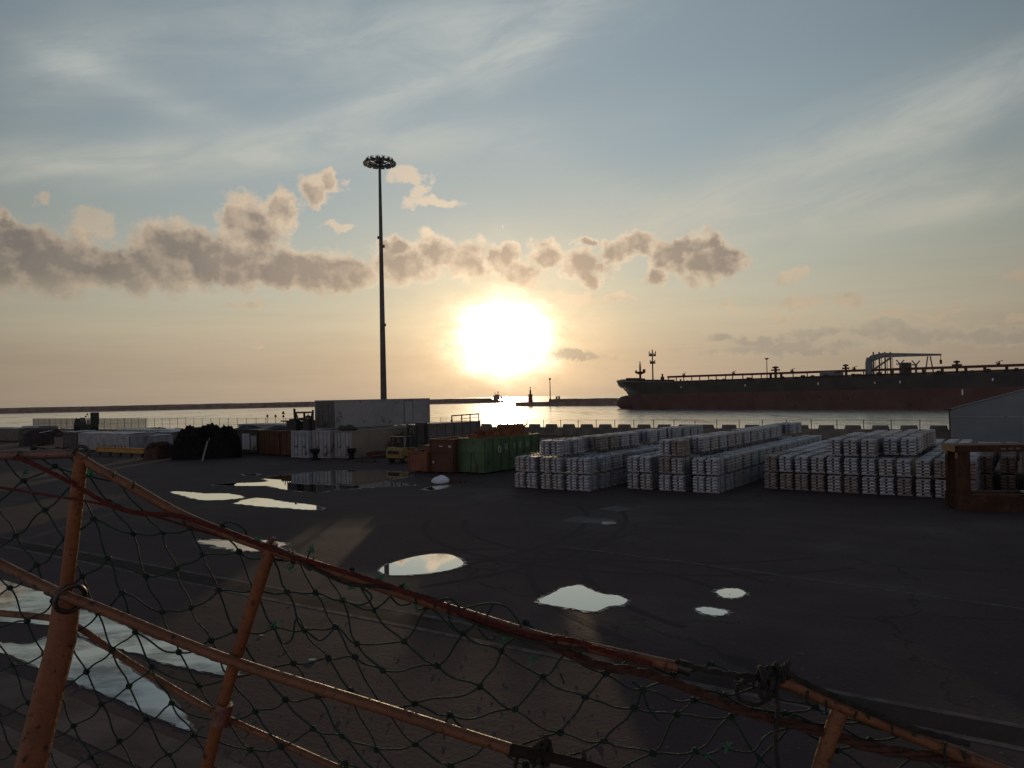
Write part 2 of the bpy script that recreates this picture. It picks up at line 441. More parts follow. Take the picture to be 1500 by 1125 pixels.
def puddle_material(silt=False):
    m = bpy.data.materials.new('silty_puddle' if silt else 'puddle_water'); m.use_nodes = True; t = m.node_tree
    for n in list(t.nodes):
        if n.type == 'BSDF_PRINCIPLED': t.nodes.remove(n)
    o_ = [n for n in t.nodes if n.type == 'OUTPUT_MATERIAL'][0]
    g = t.nodes.new('ShaderNodeBsdfGlossy'); g.inputs['Roughness'].default_value = .0; g.inputs['Color'].default_value = (.9,.93,.93,1)
    d = t.nodes.new('ShaderNodeBsdfDiffuse'); d.inputs['Color'].default_value = (.03,.027,.025,1)
    lw = t.nodes.new('ShaderNodeFresnel'); lw.inputs['IOR'].default_value = 2.0
    k = (N(t, lw.outputs[0])*2.0).min(.93)
    if silt:                                        # shoals of grit just breaking the surface
        tcn = t.nodes.new('ShaderNodeTexCoord'); v = N(t, tcn.outputs['Object'])
        sh = nnoise(t, nvm(t, 'MULTIPLY', v, (.55,.9,1)), 1.0, 6, .68)
        k = k*(sh.step(.33, .62)*.52+.30); g.inputs['Roughness'].default_value = .04
    mx = t.nodes.new('ShaderNodeMixShader'); t.links.new(k.s, mx.inputs[0]); t.links.new(d.outputs[0], mx.inputs[1]); t.links.new(g.outputs[0], mx.inputs[2])
    t.links.new(mx.outputs[0], o_.inputs[0]); return m
PUD = puddle_material(); SILT = puddle_material(True)
def damp_material():
    m = bpy.data.materials.new('damp_asphalt'); m.use_nodes = True; t = m.node_tree; b = t.nodes['Principled BSDF']
    tcn = t.nodes.new('ShaderNodeTexCoord'); v = N(t, tcn.outputs['Object']); n1 = nnoise(t, v, 2.2, 6, .7)
    b.inputs['Base Color'].default_value = (.022,.018,.018,1); b.inputs['Specular IOR Level'].default_value = .6
    t.links.new((n1.step(.35,.6)*.5+.22).s, b.inputs['Roughness'])
    bn = t.nodes.new('ShaderNodeBump'); bn.inputs['Strength'].default_value = .3; bn.inputs['Distance'].default_value = .01
    t.links.new(n1.s, bn.inputs['Height']); t.links.new(bn.outputs[0], b.inputs['Normal']); return m
DAMP = damp_material()
def rough_outline(poly, amp, sub=7, seed=0):
    """subdivide a pixel outline on the ground and make its edge ragged"""
    rnd = random.Random(seed); pts = [gp(x, y) for x, y in poly]; res = []
    n = len(pts)
    for i in range(n):
        p, q = pts[i], pts[(i+1) % n]
        p0, q1 = pts[i-1], pts[(i+2) % n]
        for k in range(sub):
            t = k/sub; t2, t3 = t*t, t*t*t
            c = (p*2+(q-p0)*t+(p0*2-p*5+q*4-q1)*t2+(-p0+p*3-q*3+q1)*t3)*.5
            c = c*.9 + p.lerp(q, t)*.1
            res.append(c + Vector((rnd.uniform(-1,1), rnd.uniform(-1,1), 0))*amp)
    return res
def puddle(poly, amp=.12, seed=0):
    pts = rough_outline(poly, amp, 7, seed); b = bmesh.new()
    f = b.faces.new([b.verts.new(p+Vector((0,0,.012))) for p in pts])
    bmesh.ops.triangulate(b, faces=[f]); 
    me = bpy.data.meshes.new('puddle'); b.to_mesh(me); b.free(); me.materials.append(SILT if seed in (12, 13) else PUD)
    for p in me.polygons:
        if p.normal.z < 0: p.flip()
    o = bpy.data.objects.new('puddle', me); col.objects.link(o); o['kind'] = 'structure'
    cen = sum(pts, Vector())/len(pts); rnd = random.Random(seed+50); b = bmesh.new()     # damp margin round it
    f = b.faces.new([b.verts.new(p+(p-cen).normalized()*rnd.uniform(.02,amp*2+.12)+Vector((0,0,.008))) for p in pts]); bmesh.ops.triangulate(b, faces=[f])
    me = bpy.data.meshes.new('damp_margin'); b.to_mesh(me); b.free(); me.materials.append(DAMP)
    for p in me.polygons:
        if p.normal.z < 0: p.flip()
    d = bpy.data.objects.new('damp_margin', me); col.objects.link(d); d['kind'] = 'structure'; return o
puddle([(556,836),(566,828),(598,818),(632,812),(660,813),(677,822),(676,829),(655,836),(620,841),(585,843),(566,842)], .012, 1)
puddle([(789,881),(812,868),(826,861),(850,858),(864,864),(884,871),(905,873),(920,880),(912,886),(890,889),(872,896),(845,893),(815,888)], .03, 2)
puddle([(1049,868),(1060,863),(1080,863),(1092,869),(1084,875),(1062,876)], .025, 3)
puddle([(1019,893),(1030,890),(1050,892),(1066,897),(1056,902),(1035,900)], .025, 4)
puddle([(289,793),(310,791),(350,792),(400,793),(418,797),(400,806),(370,808),(335,804)], .12, 5)
puddle([(250,721),(270,720.5),(300,723),(335,723.5),(358,728),(340,731.5),(300,733),(275,728)], .10, 6)
puddle([(345,737),(372,730),(395,731),(420,736),(455,739.5),(472,746),(445,746.5),(400,743),(362,740)], .10, 7)
puddle([(313,710),(345,708),(375,707),(393,705),(387,702),(400,698),(428,695),(453,692),(483,690),(525,689),(567,690),(593,692),(601,697),(585,701),(563,705),(587,708),(606,711),
        (570,713),(533,715),(490,718),(467,722),(440,720),(416,717),(398,713),(387,711.8),(360,711.8),(330,711.5)], .10, 8)
puddle([(357,695),(367,694),(380,695),(368,697)], .1, 9)
puddle([(622,716),(640,712),(660,711),(650,715),(634,718)], .12, 10)
puddle([(886,768),(890,766),(896,767),(890,769)], .03, 11)
# long puddles lying against the cope on the left
puddle([(-60,838),(10,852),(60,868),(95,885),(140,900),(200,925),(260,948),(330,975),(350,990),(300,985),(240,972),(190,955),(150,945),(110,925),(60,915),(-60,900)], .05, 12)
puddle([(-80,935),(0,942),(40,945),(90,930),(150,950),(180,975),(240,1015),(275,1052),(280,1071),(240,1056),(180,1028),(120,1003),(60,978),(0,957),(-60,945)], .05, 13)

# tyre marks swept round the yard, and loose grit
m_tyre = mat('tyre_mark', (.031,.021,.022), (.044,.029,.030), .85, 0, 5, spec=.1)
def arc(cx, cy, r_, a0, a1, off):
    c = gp(cx, cy); return [c+Vector((math.cos(R(a0+(a1-a0)*i/26))*(r_+off), math.sin(R(a0+(a1-a0)*i/26))*(r_+off), 0)) for i in range(27)]
zt_ = .0018
for (cx, cy, r_, a0, a1) in ((980,760,9,175,290),(700,905,7,20,110),(1330,830,10,140,215),(420,760,14,-60,10)):
    for o_ in (0, 1.7): zt_ += .00033; ribbon('tyre_mark', arc(cx, cy, r_, a0, a1, o_), .24, zt_, m_tyre)
gq = MB(); rg = random.Random(77)
for i in range(900):
    p = gp(rg.uniform(-50,1550), rg.uniform(740,1120)); s_ = rg.uniform(.012,.045)*(1 if rg.random() < .93 else 2)
    a_ = rg.uniform(0,6.28); ca, sa = math.cos(a_)*s_, math.sin(a_)*s_
    gq.add([p+Vector((ca,sa,0)), p+Vector((-sa,ca*.7,0)), p+Vector((-ca*.8,-sa,0)), p+Vector((sa*.9,-ca,0)), p+Vector((0,0,s_*.6))], [(0,1,4),(1,2,4),(2,3,4),(3,0,4),(3,2,1,0)])
o = gq.build('grit', mat('grit', (.11,.085,.075), (.06,.048,.044), .9, 0, 30, spec=.1)); o['kind'] = 'stuff'; o['label'] = 'loose grit and pebbles scattered over the asphalt'; o['category'] = 'grit'

# far edge: low wall, blocks on it, mesh fence behind
wq = MB(); wq.box(onb(655,53.6), 230, 53.3, 54.0, .0, 1.1)
t_ = thing('quay_wall', 'long low concrete wall along the far edge of the yard before the water', 'wall', O, QA)
wq.build('wall', m_wall, t_)
bq = MB(); bq.box(-.85, .85, -.32, .32, 0, .46, .10, .05)
bme = bq.mesh('concrete_block', m_wall)
k = 0
def block(a, b, z, lab, grp):
    o = bpy.data.objects.new('concrete_block', bme); col.objects.link(o)
    o.location = ab(a, b, z); o.rotation_euler = (0, 0, QA+random.uniform(-.03,.03)); tag(o, lab, 'concrete block', grp)
a = onb(668, 53.6)
while a < onb(1398, 53.6):
    block(a, 53.65, 1.102, 'grey concrete block lying on the low wall at the yard edge', 'concrete blocks along the low wall'); a += 2.8
for px in (260, 285, 310, 334):
    block(onb(px, 53.4), 53.4, .0, 'grey concrete block at the foot of the fence on the left', 'concrete blocks at the foot of the fence')
# fence: posts and wires seen against the water
m_fpost = mat('galvanised_post', (.07,.062,.058), (.05,.045,.042), .6, .3, 2)
m_mesh = mat('fence_wire', (.09,.08,.075), None, .6, .3, 2)
def fence(label, a0, a1, b, h, step, panel=None, wire=.012):
    t = thing('wire_fence', label, 'fence', ab(a0, b), QA)
    L = a1-a0; n = int(L/step)
    wr = MB()
    for i in range(n+1):
        x = i*step
        p = MB(); p.tube([(x,0,0),(x,0,h)], .05, 6)
        if i < 100: p.build('post', m_fpost, t)
        else:
            wr.tube([(x,0,0),(x,0,h)], .045, 6)
    for z in (h*.97, h*.5, h*.06): wr.bar((0,0,z), (L,0,z), .035)
    wr.build('rail', m_mesh, t)
    mq = MB(); x = 0
    while x < L:
        mq.bar((x,0,.1), (x,0,h*.97), wire); x += panel
    mq.build('mesh', m_mesh, t)
    return t
fence('tall open mesh fence beyond the wrapped bundles on the left, along the water', onb(215,54.6), onb(655,54.6), 54.6, 2.5, 2.8, .28, .016)
fence('dense grey panel fence at the far left end of the yard', onb(48,54.6), onb(214,54.6), 54.6, 2.5, 2.8, .15, .035)
fence('thin mesh fence behind the low wall with concrete blocks', onb(660,54.6), onb(1400,54.6), 54.6, 2.15, 2.8, .35)
# ------------------------------------------------------------------ breakwaters, light beacon, far masts
m_rock = mat('breakwater_stone', (.22,.155,.125), (.145,.10,.083), .95, 0, .12, bump=.5, bscale=.8, spec=.1)
def wall_line(name, label, p, q, prof, m, cat='breakwater'):
    """wall of cross-section prof [(offset, z)] between two ground points"""
    p, q = Vector(p), Vector(q); d = q-p; L = d.length; rz = math.atan2(d.y, d.x)
    t = thing(name, label, cat, (p.x, p.y, 0), rz)
    n = max(2, int(L/12)); mb = MB(); rnd = random.Random(3)
    k = len(prof)
    for i in range(n+1):
        for (o_, z) in prof:
            jz = rnd.uniform(-.18,.18) if 0 < z else 0
            mb.v.append((L*i/n, o_+rnd.uniform(-.3,.3), z+jz))
    for i in range(n):
        for j in range(k-1):
            mb.f.append((i*k+j, (i+1)*k+j, (i+1)*k+j+1, i*k+j+1))
    mb.f.append(tuple(range(k))); mb.f.append(tuple(n*k+j for j in range(k)))
    mb.build('wall', m, t)
    return t, rz
def hz(px, Yd): p = at(px, 581, Yd); return Vector((p.x, p.y, 0))
bwl0, bwl1 = hz(-260, 850), hz(722, 1085)
ztop = at(360, 590.4, 985).z
bw, brz = wall_line('breakwater', 'long brown breakwater closing the harbour mouth left of the sun', bwl0, bwl1,
          [(0,WATER-3),(1.5,-.4),(4,.6),(5,ztop-.4),(9,ztop),(9.4,ztop-2.6),(16,ztop-2.8),(30,WATER-3)], m_rock)
e = bw.matrix_world
Lb = (bwl1-bwl0).length
tip = MB(); tip.add([(Lb,0,WATER-3),(Lb,26,WATER-3),(Lb+34,20,WATER-3),(Lb+34,4,WATER-3),(Lb,4,ztop-2.2),(Lb,20,ztop-2.2),(Lb+24,14,WATER+2.0),(Lb+24,8,WATER+2.0)],
                    [(0,3,2,1),(4,5,6,7),(0,1,5,4),(1,2,6,5),(2,3,7,6),(3,0,4,7)])
tip.build('rubble_tip', m_rock, bw)
# round-head beacon house on the left breakwater
m_dark = mat('dark_steel', (.05,.042,.04), (.03,.026,.025), .6, .3, 1, spec=.3)
p = hz(728, 1080); hb = thing('beacon_house', 'small beacon house on the end of the left breakwater under the sun', 'beacon', (p.x, p.y, 0))
q = MB(); q.box(-5,4.5,-3,3,ztop-3,ztop+3.6); q.build('house', m_rock, hb)
q = MB(); q.box(-2.8,2.6,-2,2,ztop+3.6,ztop+5.0); q.box(5,8,-2,2,ztop-3,ztop+1.8); q.build('roof_hut', m_rock, hb)
q = MB(); q.tube([(-2.6,0,ztop+5),(-2.6,0,ztop+8)], .35, 6); q.tube([(1.6,0,ztop+5),(1.6,0,ztop+9.5)], .4, 6); q.box(.6,2.6,-.8,.8,ztop+7.4,ztop+8.2); q.build('mast', m_dark, hb)

rb0 = hz(764, 655); rdir = (hz(905, 565)-rb0); rb3 = rb0 + rdir*3.1
z2 = at(850, 584.0, 600).z
s1 = rb0 + rdir*.36
wall_line('breakwater', 'low quay end of the right breakwater carrying the light tower', rb0, s1, [(-7,WATER-3),(-7,.45),(-5,.7),(5,.7),(7,WATER-3)], m_rock)
wall_line('breakwater', 'high wall of the right breakwater running behind the tanker', s1, rb3, [(-5,WATER-3),(-5,.7),(-1.5,.8),(-1.2,z2),(1.6,z2),(2,.5),(7,WATER-3)], m_rock)
def onr(px):                      # point of the right breakwater in a pixel column
    d = ray(px, 581); r_ = d.x/d.y; k = (r_*rb0.y-rb0.x)/(rdir.x-r_*rdir.y); return rb0+rdir*k
m_tow = mat('beacon_red', (.16,.05,.035), (.09,.035,.03), .7, 0, .6, spec=.3)
p = onr(777); s = p.y/F
lt = thing('light_tower', 'stout harbour light tower on the right breakwater head', 'lighthouse', (p.x, p.y, 0))
q = MB(); q.tube([(0,0,WATER-1),(0,0,.7)], 4.2*s, 12); q.build('base', m_rock, lt)
q = MB(); q.tube([(0,0,.7),(0,0,(594-580)*s-1.2)], [3.4*s, 2.9*s], 12); q.build('tower', m_tow, lt)
zt = (594-580)*s-1.2
q = MB(); q.tube([(0,0,zt),(0,0,zt+.35)], 3.9*s, 12); q.build('gallery', m_dark, lt)
q = MB(); q.tube([(0,0,zt+.35),(0,0,zt+3.2),(0,0,zt+4.2),(0,0,zt+4.8)], [1.5*s,1.3*s,.8*s,.15*s], 10); q.build('lantern', m_tow, lt)
q = MB(); q.tube([(0,0,zt+4.6),(0,0,zt+6.2)], .22, 6); q.ball((0,0,zt+6.0), .55, 8, 5); q.build('finial', m_dark, lt)
def far_mast(px, ytop, label, kind, wtop):
    p = onr(px); zt = at(px, ytop, p.y).z; s = p.y/F
    t = thing('light_mast', label, 'light mast', (p.x, p.y, 0), 0, None)
    q = MB(); q.tube([(0,0,.5),(0,0,zt)], [.9*s if kind < 2 else 1.25*s, .5*s if kind < 2 else .85*s], 8); q.build('pole', m_dark, t)
    if kind == 0:
        q = MB(); q.tube([(0,0,zt-1.6),(0,0,zt-.8),(0,0,zt)], [1.2*s, 2.0*s, .5*s], 10); q.build('lamp_head', m_dark, t)
        q = MB(); q.tube([(0,0,.5),(0,0,3.2)], [2.6*s, 1.8*s], 8); q.build('foot', m_rock, t)
    elif kind == 1:
        q = MB(); q.tube([(0,0,zt-1.0),(0,0,zt-.4),(0,0,zt)], [.6*s, 3.2*s, 2.6*s], 12); q.build('lamp_ring', m_dark, t)
    else:
        for (dz, wd, hh) in ((9.5, 3.6, 2.6), (4.2, 4.9, 3.4)):
            z = zt-dz*1.0+1.0
            q = MB(); q.box(-wd*s, wd*s, -1.6, 1.6, z, z+.45)
            for x in (-1, -.5, .5, 1): q.bar((x*wd*s*.93,0,z+.45), (x*wd*s*.93,0,z+hh*(.7 if abs(x) < 1 else 1)), .55)
            q.box(-wd*s*.8, -wd*s*.25, -1, 1, z+.45, z+1.5); q.box(wd*s*.3, wd*s*.85, -1, 1, z+.45, z+1.3)
            q.build('lamp_platform', m_dark, t)
        q = MB(); q.tube([(0,0,zt),(0,0,zt+1.4)], .4, 6); q.build('tip', m_dark, t)
    return t
far_mast(806, 553.5, 'thin lamp mast on the right breakwater beside the light tower', 0, 0)
far_mast(957, 515, 'tall lamp mast with two platforms rising behind the tanker bow', 2, 0)
far_mast(1124.5, 524.5, 'thin lamp mast with a ring head rising behind the tanker deck', 1, 0)
p = onr(817); hut = thing('gear_hut', 'small twin box on top of the right breakwater wall', 'hut', (p.x, p.y, z2))
q = MB(); q.box(-1.6,-.2,-.8,.8,0,1.9); q.box(.3,1.8,-.8,.8,0,2.0); q.build('cabinet', m_rock, hut)
q = MB(); q.box(-1.8,2.0,-.9,.9,1.98,2.25); q.build('lid', m_dark, hut)

# ------------------------------------------------------------------ the tanker
SX = Vector((65.7, 439, WATER)); SA = math.atan2(-.77, .64)
ship = thing('tanker', 'huge black and red tanker lying beyond the quay with pipes along its deck', 'ship', SX, SA)
sxv = Vector((math.cos(SA), math.sin(SA), 0)); syv = Vector((-math.sin(SA), math.cos(SA), 0))
def ship_u(px, y):                # distance aft where a pixel column meets the fore-and-aft line y
    d = ray(px, 581); r_ = d.x/d.y; P = SX+syv*y
    return (r_*P.y-P.x)/(sxv.x-r_*sxv.y)
def zs(px, py, y=0):              # height above the water of a pixel on that line
    u = ship_u(px, y); P = SX+syv*y+sxv*u; return u, at(px, py, P.y).z-WATER
m_black = mat('black_hull_paint', (.025,.0195,.016), (.018,.015,.0125), .6, 0, .15, rust=.12, rustscale=.25, rustc=(.05,.025,.016), spec=.4)
m_boot = mat('red_bottom_paint', (.082,.037,.034), (.064,.030,.028), .75, 0, .12, rust=.06, rustscale=.3, rustc=(.07,.035,.03), spec=.3)
m_deck = mat('deck_red', (.10,.03,.022), (.06,.022,.018), .7, 0, .3, spec=.3)
m_pipe = mat('deck_gear', (.06,.035,.028), (.035,.022,.02), .6, .1, .5, spec=.3)
m_crane = mat('crane_grey', (.16,.16,.165), (.11,.11,.115), .6, .1, .4, spec=.3)
HB = 21.0; LEN = 300
def stem(z):                      # stem profile, height above the water
    pts = [(-3,3),(3,2.0),(7.0,.3),(8.4,0),(10.0,-1.8),(11.4,-3.2),(12.0,-5.2),(13.2,-6.2),(16.5,-6.4)]
    for (z0,x0),(z1,x1) in zip(pts, pts[1:]):
        if z <= z1: return x0+(x1-x0)*max(0,(z-z0))/(z1-z0)
    return pts[-1][1]
def hbr(t, z, x):
    Lz = 52-(z-2)*1.7; k = min(1, max(0, (x-stem(z))/Lz)); return HB*(1-(1-k)**2.3)
def top(x): return 13.45+2.5*max(0, 1-max(x,0)/80)**2
ts = [0,.004,.009,.016,.025,.036,.05,.068,.09,.115,.145,.18,.25,.35,.5,.7,1.0]
def shell(levels, usetop, m, name):
    mb = MB(); n = len(ts); cols = []
    for side in (-1, 1):
        idx = []
        for k, z0 in enumerate(levels):
            row = []
            for t in ts:
                z = z0; x = stem(z)+t*(LEN-stem(z))
                if usetop and k == len(levels)-1: z = top(x); x = stem(min(z,16))+t*(LEN-stem(min(z,16)))
                y = hbr(t, z, x) + (.35 if False else 0)
                row.append(len(mb.v)); mb.v.append((x, side*max(y, .02), z))
            idx.append(row)
        for a_, b_ in zip(idx, idx[1:]):
            for i in range(n-1): mb.f.append((a_[i], a_[i+1], b_[i+1], b_[i]))
        cols.append(idx)
    for k in range(len(levels)-1):
        mb.f.append((cols[0][k][-1], cols[1][k][-1], cols[1][k+1][-1], cols[0][k+1][-1]))
        mb.f.append((cols[0][k][0], cols[0][k+1][0], cols[1][k+1][0], cols[1][k][0]))
    if usetop:
        for i in range(n-1): mb.f.append((cols[0][-1][i], cols[0][-1][i+1], cols[1][-1][i+1], cols[1][-1][i]))
    return mb, mb.build(name, m, ship, True)
red, _ = shell([-3,0,3,5.5,8.0], False, m_boot, 'red_bottom')
shell([8.0,9.2,10.2,11.2,12.0,13.0,13.5], True, m_black, 'hull')
q = MB(); pr = [(-7.2,.25),(-6.9,1.6),(-6,2.8),(-4,3.7),(-1,4.2),(6,4.4),(14,4.4)]
q.tube([(x,0,3.2) for x,_ in pr], [r_ for _,r_ in pr], 20); q.build('bulb', m_boot, ship, True)
# forecastle gear
rnd = random.Random(11)
def sbox(name, px0, px1, y0, y1, py0, py1, m, dy=2.0, y=0):
    """deck fitting filling a pixel rectangle on the line y"""
    u0, za = zs(px0, py1, y); u1, zb = zs(px1, py0, y)
    q = MB(); q.box(u0, u1, y-dy, y+dy, min(za, top(u0)) if py1 else za, zb); return q.build(name, m, ship)
for (a, b, t_, w_) in ((909,914,556.5,2),(914,918,557.2,4),(918,924,555.6,5),(926,931,553.6,5),(932.5,937,554.2,5),(941,951,556.0,8),(959,975,556.0,8)):
    sbox('winch', a, b, 0, 0, t_, 562, m_pipe, w_)
u, z = zs(938.6, 529)
q = MB(); q.tube([(u,0,12),(u,0,z-4),(u,0,z)], [.75,.5,.2], 8); q.build('foremast', m_deck, ship)
z2_ = zs(938.6, 545)[1]
q = MB(); q.tube([(u,0,z2_-1.4),(u,0,z2_-.6),(u,0,z2_+.2)], [.7,2.6,3.3], 10); q.box(u-3.3,u-2.7,-.4,.4,z2_,z2_+1.1); q.box(u+2.2,u+3.4,-.5,.5,z2_,z2_+1.5)
for dz in (2.4, 3.9): q.bar((u-.9,0,z2_+dz), (u+.9,0,z2_+dz), .25)
q.build('mast_platform', m_deck, ship)
u, z = zs(971, 547.5); q = MB(); q.tube([(u,0,12),(u,0,z)], .45, 6); q.box(u-.7,u+.7,-.7,.7,z-3.4,z-1.6); q.build('vent_post', m_pipe, ship)
# pipe bridge above the deck, on legs
u0, z0 = zs(979, 552.2); u1, z1 = zs(1500, 534.6); ue = 290
zf = lambda u: z0+(z1-z0)*(u-u0)/(u1-u0)
q = MB(); q.bar((u0,0,z0), (ue,0,zf(ue)), 1.0, 1.05); q.build('pipe_bridge', m_deck, ship)
q = MB()
for (yy, dz, r_) in ((-6,.8,.35),(-4.6,.8,.3),(4,.9,.35),(6,.8,.3),(-8.5,.5,.22)): q.tube([(u0+6,yy,13.4+dz),(ue,yy,13.4+dz)], r_, 6)
q.build('deck_pipe', m_pipe, ship)
u = u0+.5; k = 0
while u < 215:
    big = rnd.random() < .3 and u > 90
    wd = .28 if not big else 1.1
    if u > 150: wd = 1.0
    q = MB(); q.box(u-wd/2, u+wd/2, -.25, .25, 13.2, zf(u)-.52); q.build('bridge_leg', m_pipe, ship)
    u += (5.0 if u < 80 else (6.2 if u < 150 else 7.6))*rnd.uniform(.8,1.2); k += 1
# deck machinery between the legs: winches, valves, hose rests
for i in range(46):
    u = rnd.uniform(u0+3, 210); y = rnd.uniform(-11, 8); h_ = rnd.uniform(.7, 2.0); w_ = rnd.uniform(.6, 2.6)
    q = MB(); q.box(u, u+w_, y-.8, y+.8, 13.3, 13.45+h_*.55)
    if rnd.random() < .5: q.cyl((u+w_/2, y-.8, 13.45+h_*.5), h_*.42, 1.6, 10, axis='y')
    else: q.box(u+w_*.25, u+w_*.6, y-.5, y+.5, 13.4+h_*.5, 13.5+h_)
    q.build('deck_winch', m_pipe, ship)
for px in (1003,1076,1162,1253,1465):   # small cowls and antennas standing on the bridge
    u = ship_u(px, 0); z = zf(u)+.3; q = MB(); q.tube([(u,0,z),(u,0,z+1.4)], .25, 6); q.bar((u-1.2,0,z+1.0), (u+1.3,0,z+1.7), .22); q.box(u-.8,u+.3,-.5,.5,z,z+.8); q.build('cowl', m_pipe, ship)
for px, pt, wd in ((1137,536.5,1.0),(1240,533.5,.7),(1403,528,.8)):
    u = ship_u(px, 0); z = zs(px, pt)[1]; q = MB(); q.tube([(u,0,13.3),(u,0,z)], .65*wd, 8)
    q.bar((u-2.2*wd,0,z-1.8), (u+2.2*wd,0,z-1.8), .7); q.box(u-1.2*wd,u+1.2*wd,-.8,.8,z-.9,z-.2); q.build('light_post', m_pipe, ship)
sbox('deck_house', 1208, 1230, 0, 0, 543.5, 553, m_crane, 4)
# hose crane amidships
u, z = zs(1274, 520.5); cr_u = u
cz = z
q = MB(); q.tube([(u,0,13),(u,0,cz-3.2),(u+.3,0,cz-1.0)], [1.55,1.5,1.2], 12); q.build('crane_post', m_crane, ship)
ub, zb = zs(1380, 519.2)
q = MB()
vs = [(u-.6,cz-1.6,cz-.4),(u+5,cz-.9,cz+.7),(ub,zb-.25,zb+.3)]
pl = [(u-1,0,cz-2.4),(u+1.5,0,cz-2.6),(u+6,0,cz-1.3),(u+12,0,cz-1.3),(ub,0,zb-.45),(ub,0,zb+.3),(u+6,0,cz+.75),(u+1.2,0,cz-.1)]
q.prism([(a,-.7,c) for a,_,c in pl], (0,1.4,0)); q.build('crane_boom', m_crane, ship)
q = MB(); q.bar((u+1.4,0,cz-6.6), (u+9.5,0,cz-1.4), .7); q.build('boom_brace', m_crane, ship)
q = MB(); zh = zs(1380, 533)[1]; q.bar((ub-.1,0,zb), (ub-.1,0,zh), .16); q.box(ub-.45,ub+.3,-.3,.3,zh,zh+1.7); q.build('hook', m_pipe, ship)
for i, px in enumerate((1281,1289.5,1298,1306)):
    uu = ship_u(px, 4); z = zs(px, 515.5, 4)[1]; q = MB(); q.tube([(uu,4,13),(uu,4,z)], .3, 6); q.bar((uu+.9,4,13), (uu+.9,4,z-2.2), .16)
    for r_ in range(7): q.bar((uu,4,14+r_*1.1), (uu+.9,4,14+r_*1.1), .1)
    q.build('hose_mast', m_pipe, ship)
for px, pt in ((1320,527),(1343,528)):
    uu = ship_u(px, 0); z = zs(px, pt)[1]; q = MB(); q.tube([(uu,0,13),(uu,0,z-1.6)], .5, 8); q.bar((uu,0,z-1.8), (uu-1.6,0,z), .4); q.bar((uu,0,z-1.8), (uu+1.6,0,z-.2), .4); q.box(uu-1.4,uu+.4,-.6,.6,z-2.0,z-1.5); q.build('lamp_post', m_crane, ship)
sbox('funnel_box', 1325, 1333.5, 0, 0, 531, 546, m_pipe, 2); 
uu = ship_u(1362.5, 0); q = MB(); zq = zs(1362, 522)[1]
for s_ in (-1, 1): q.bar((uu+s_*1.7,0,13.4), (uu+s_*.5,0,zq), .4)
q.build('boom_rest', m_crane, ship)
# white marks on the near side
m_white = mat('white_mark', (.55,.55,.52), (.4,.4,.38), .7, 0, 3)
for px, py, wd, hh in ((998,567,.5,.9),(1092,564.5,.5,1.0),(1199,562,.5,1.0),(1282,560.5,.4,.8),(1319,559.6,.5,1.0),(1455,556,.5,1.0),(1410,574.5,.5,2.0)):
    u, z = zs(px, py, -HB); q = MB(); q.box(u-wd/2, u+wd/2, -HB-.06, -HB+.02, z-hh/2, z+hh/2); q.build('hull_mark', m_white, ship)
# ------------------------------------------------------------------ light tower in the yard
def high_mast():
    Yt = 104.0; p = at(562, 581, Yt); s = Yt/F
    zt = at(555, 240, Yt).z
    t = thing('floodlight_mast', 'tall tapered floodlight mast with a ring of lamps standing behind the white container', 'light mast', (p.x, p.y, 0))
    m = mat('mast_steel', (.07,.062,.058), (.045,.04,.038), .5, .3, .4, spec=.4)
    q = MB(); q.tube([(0,0,0),(0,0,zt*.5),(0,0,zt)], [5.1*s, 3.5*s, 1.9*s], 16); q.build('pole', m, t, True)
    q = MB(); q.tube([(0,0,0),(0,0,.4)], .95, 16); q.build('base_plate', m, t)
    Rr = 23.0*s
    q = MB(); q.tube([(Rr*.80*math.cos(2*math.pi*i/28), Rr*.80*math.sin(2*math.pi*i/28), zt+.25) for i in range(28)], .10, 6, closed=True)
    q.tube([(Rr*.45*math.cos(2*math.pi*i/24), Rr*.45*math.sin(2*math.pi*i/24), zt-.1) for i in range(24)], .07, 6, closed=True)
    for i in range(8):
        a = 2*math.pi*i/8; q.bar((.2*math.cos(a),.2*math.sin(a),zt+.1), (Rr*.82*math.cos(a),Rr*.82*math.sin(a),zt+.25), .11)
    q.build('ring', m, t)
    for i in range(14):
        a = 2*math.pi*(i+.5)/14; c, s_ = math.cos(a), math.sin(a)
        q = MB(); X = Vector((c,s_,0)); T = Vector((-s_,c,0)); o = X*(Rr*.84)+Vector((0,0,zt+.22))
        q.bar(o-X*.30-Vector((0,0,.10)), o+X*.42-Vector((0,0,.22)), .68, .24); q.bar(o-X*.1, o+X*.1+Vector((0,0,.28)), .3, .12)
        fl = q.build('floodlight', m, t)
        q = MB(); q.tube([o+T*.26+Vector((0,0,.02)), o+T*.26+Vector((0,0,.42)), o-T*.26+Vector((0,0,.42)), o-T*.26+Vector((0,0,.02))], .035, 5); q.build('bracket', m, fl)
    q = MB(); q.tube([(0,0,zt),(0,0,zt+.75)], [.22,.2], 10); q.tube([(0,0,zt+.75),(-.02,0,zt+1.1)], [.18,.05], 8); q.box(-.55,.55,-.3,.3,zt+.3,zt+.62); q.build('head', m, t)
    for (py, sd) in ((348,-1),(361,1),(476,1)):
        z = at(560, py, Yt).z; r_ = (3.5 if z > 15 else 4.4)*s
        q = MB(); q.box(sd*r_-.14, sd*r_+.16, -.15, .15, z-.18, z+.18); q.build('small_lamp', m, t)
high_mast()

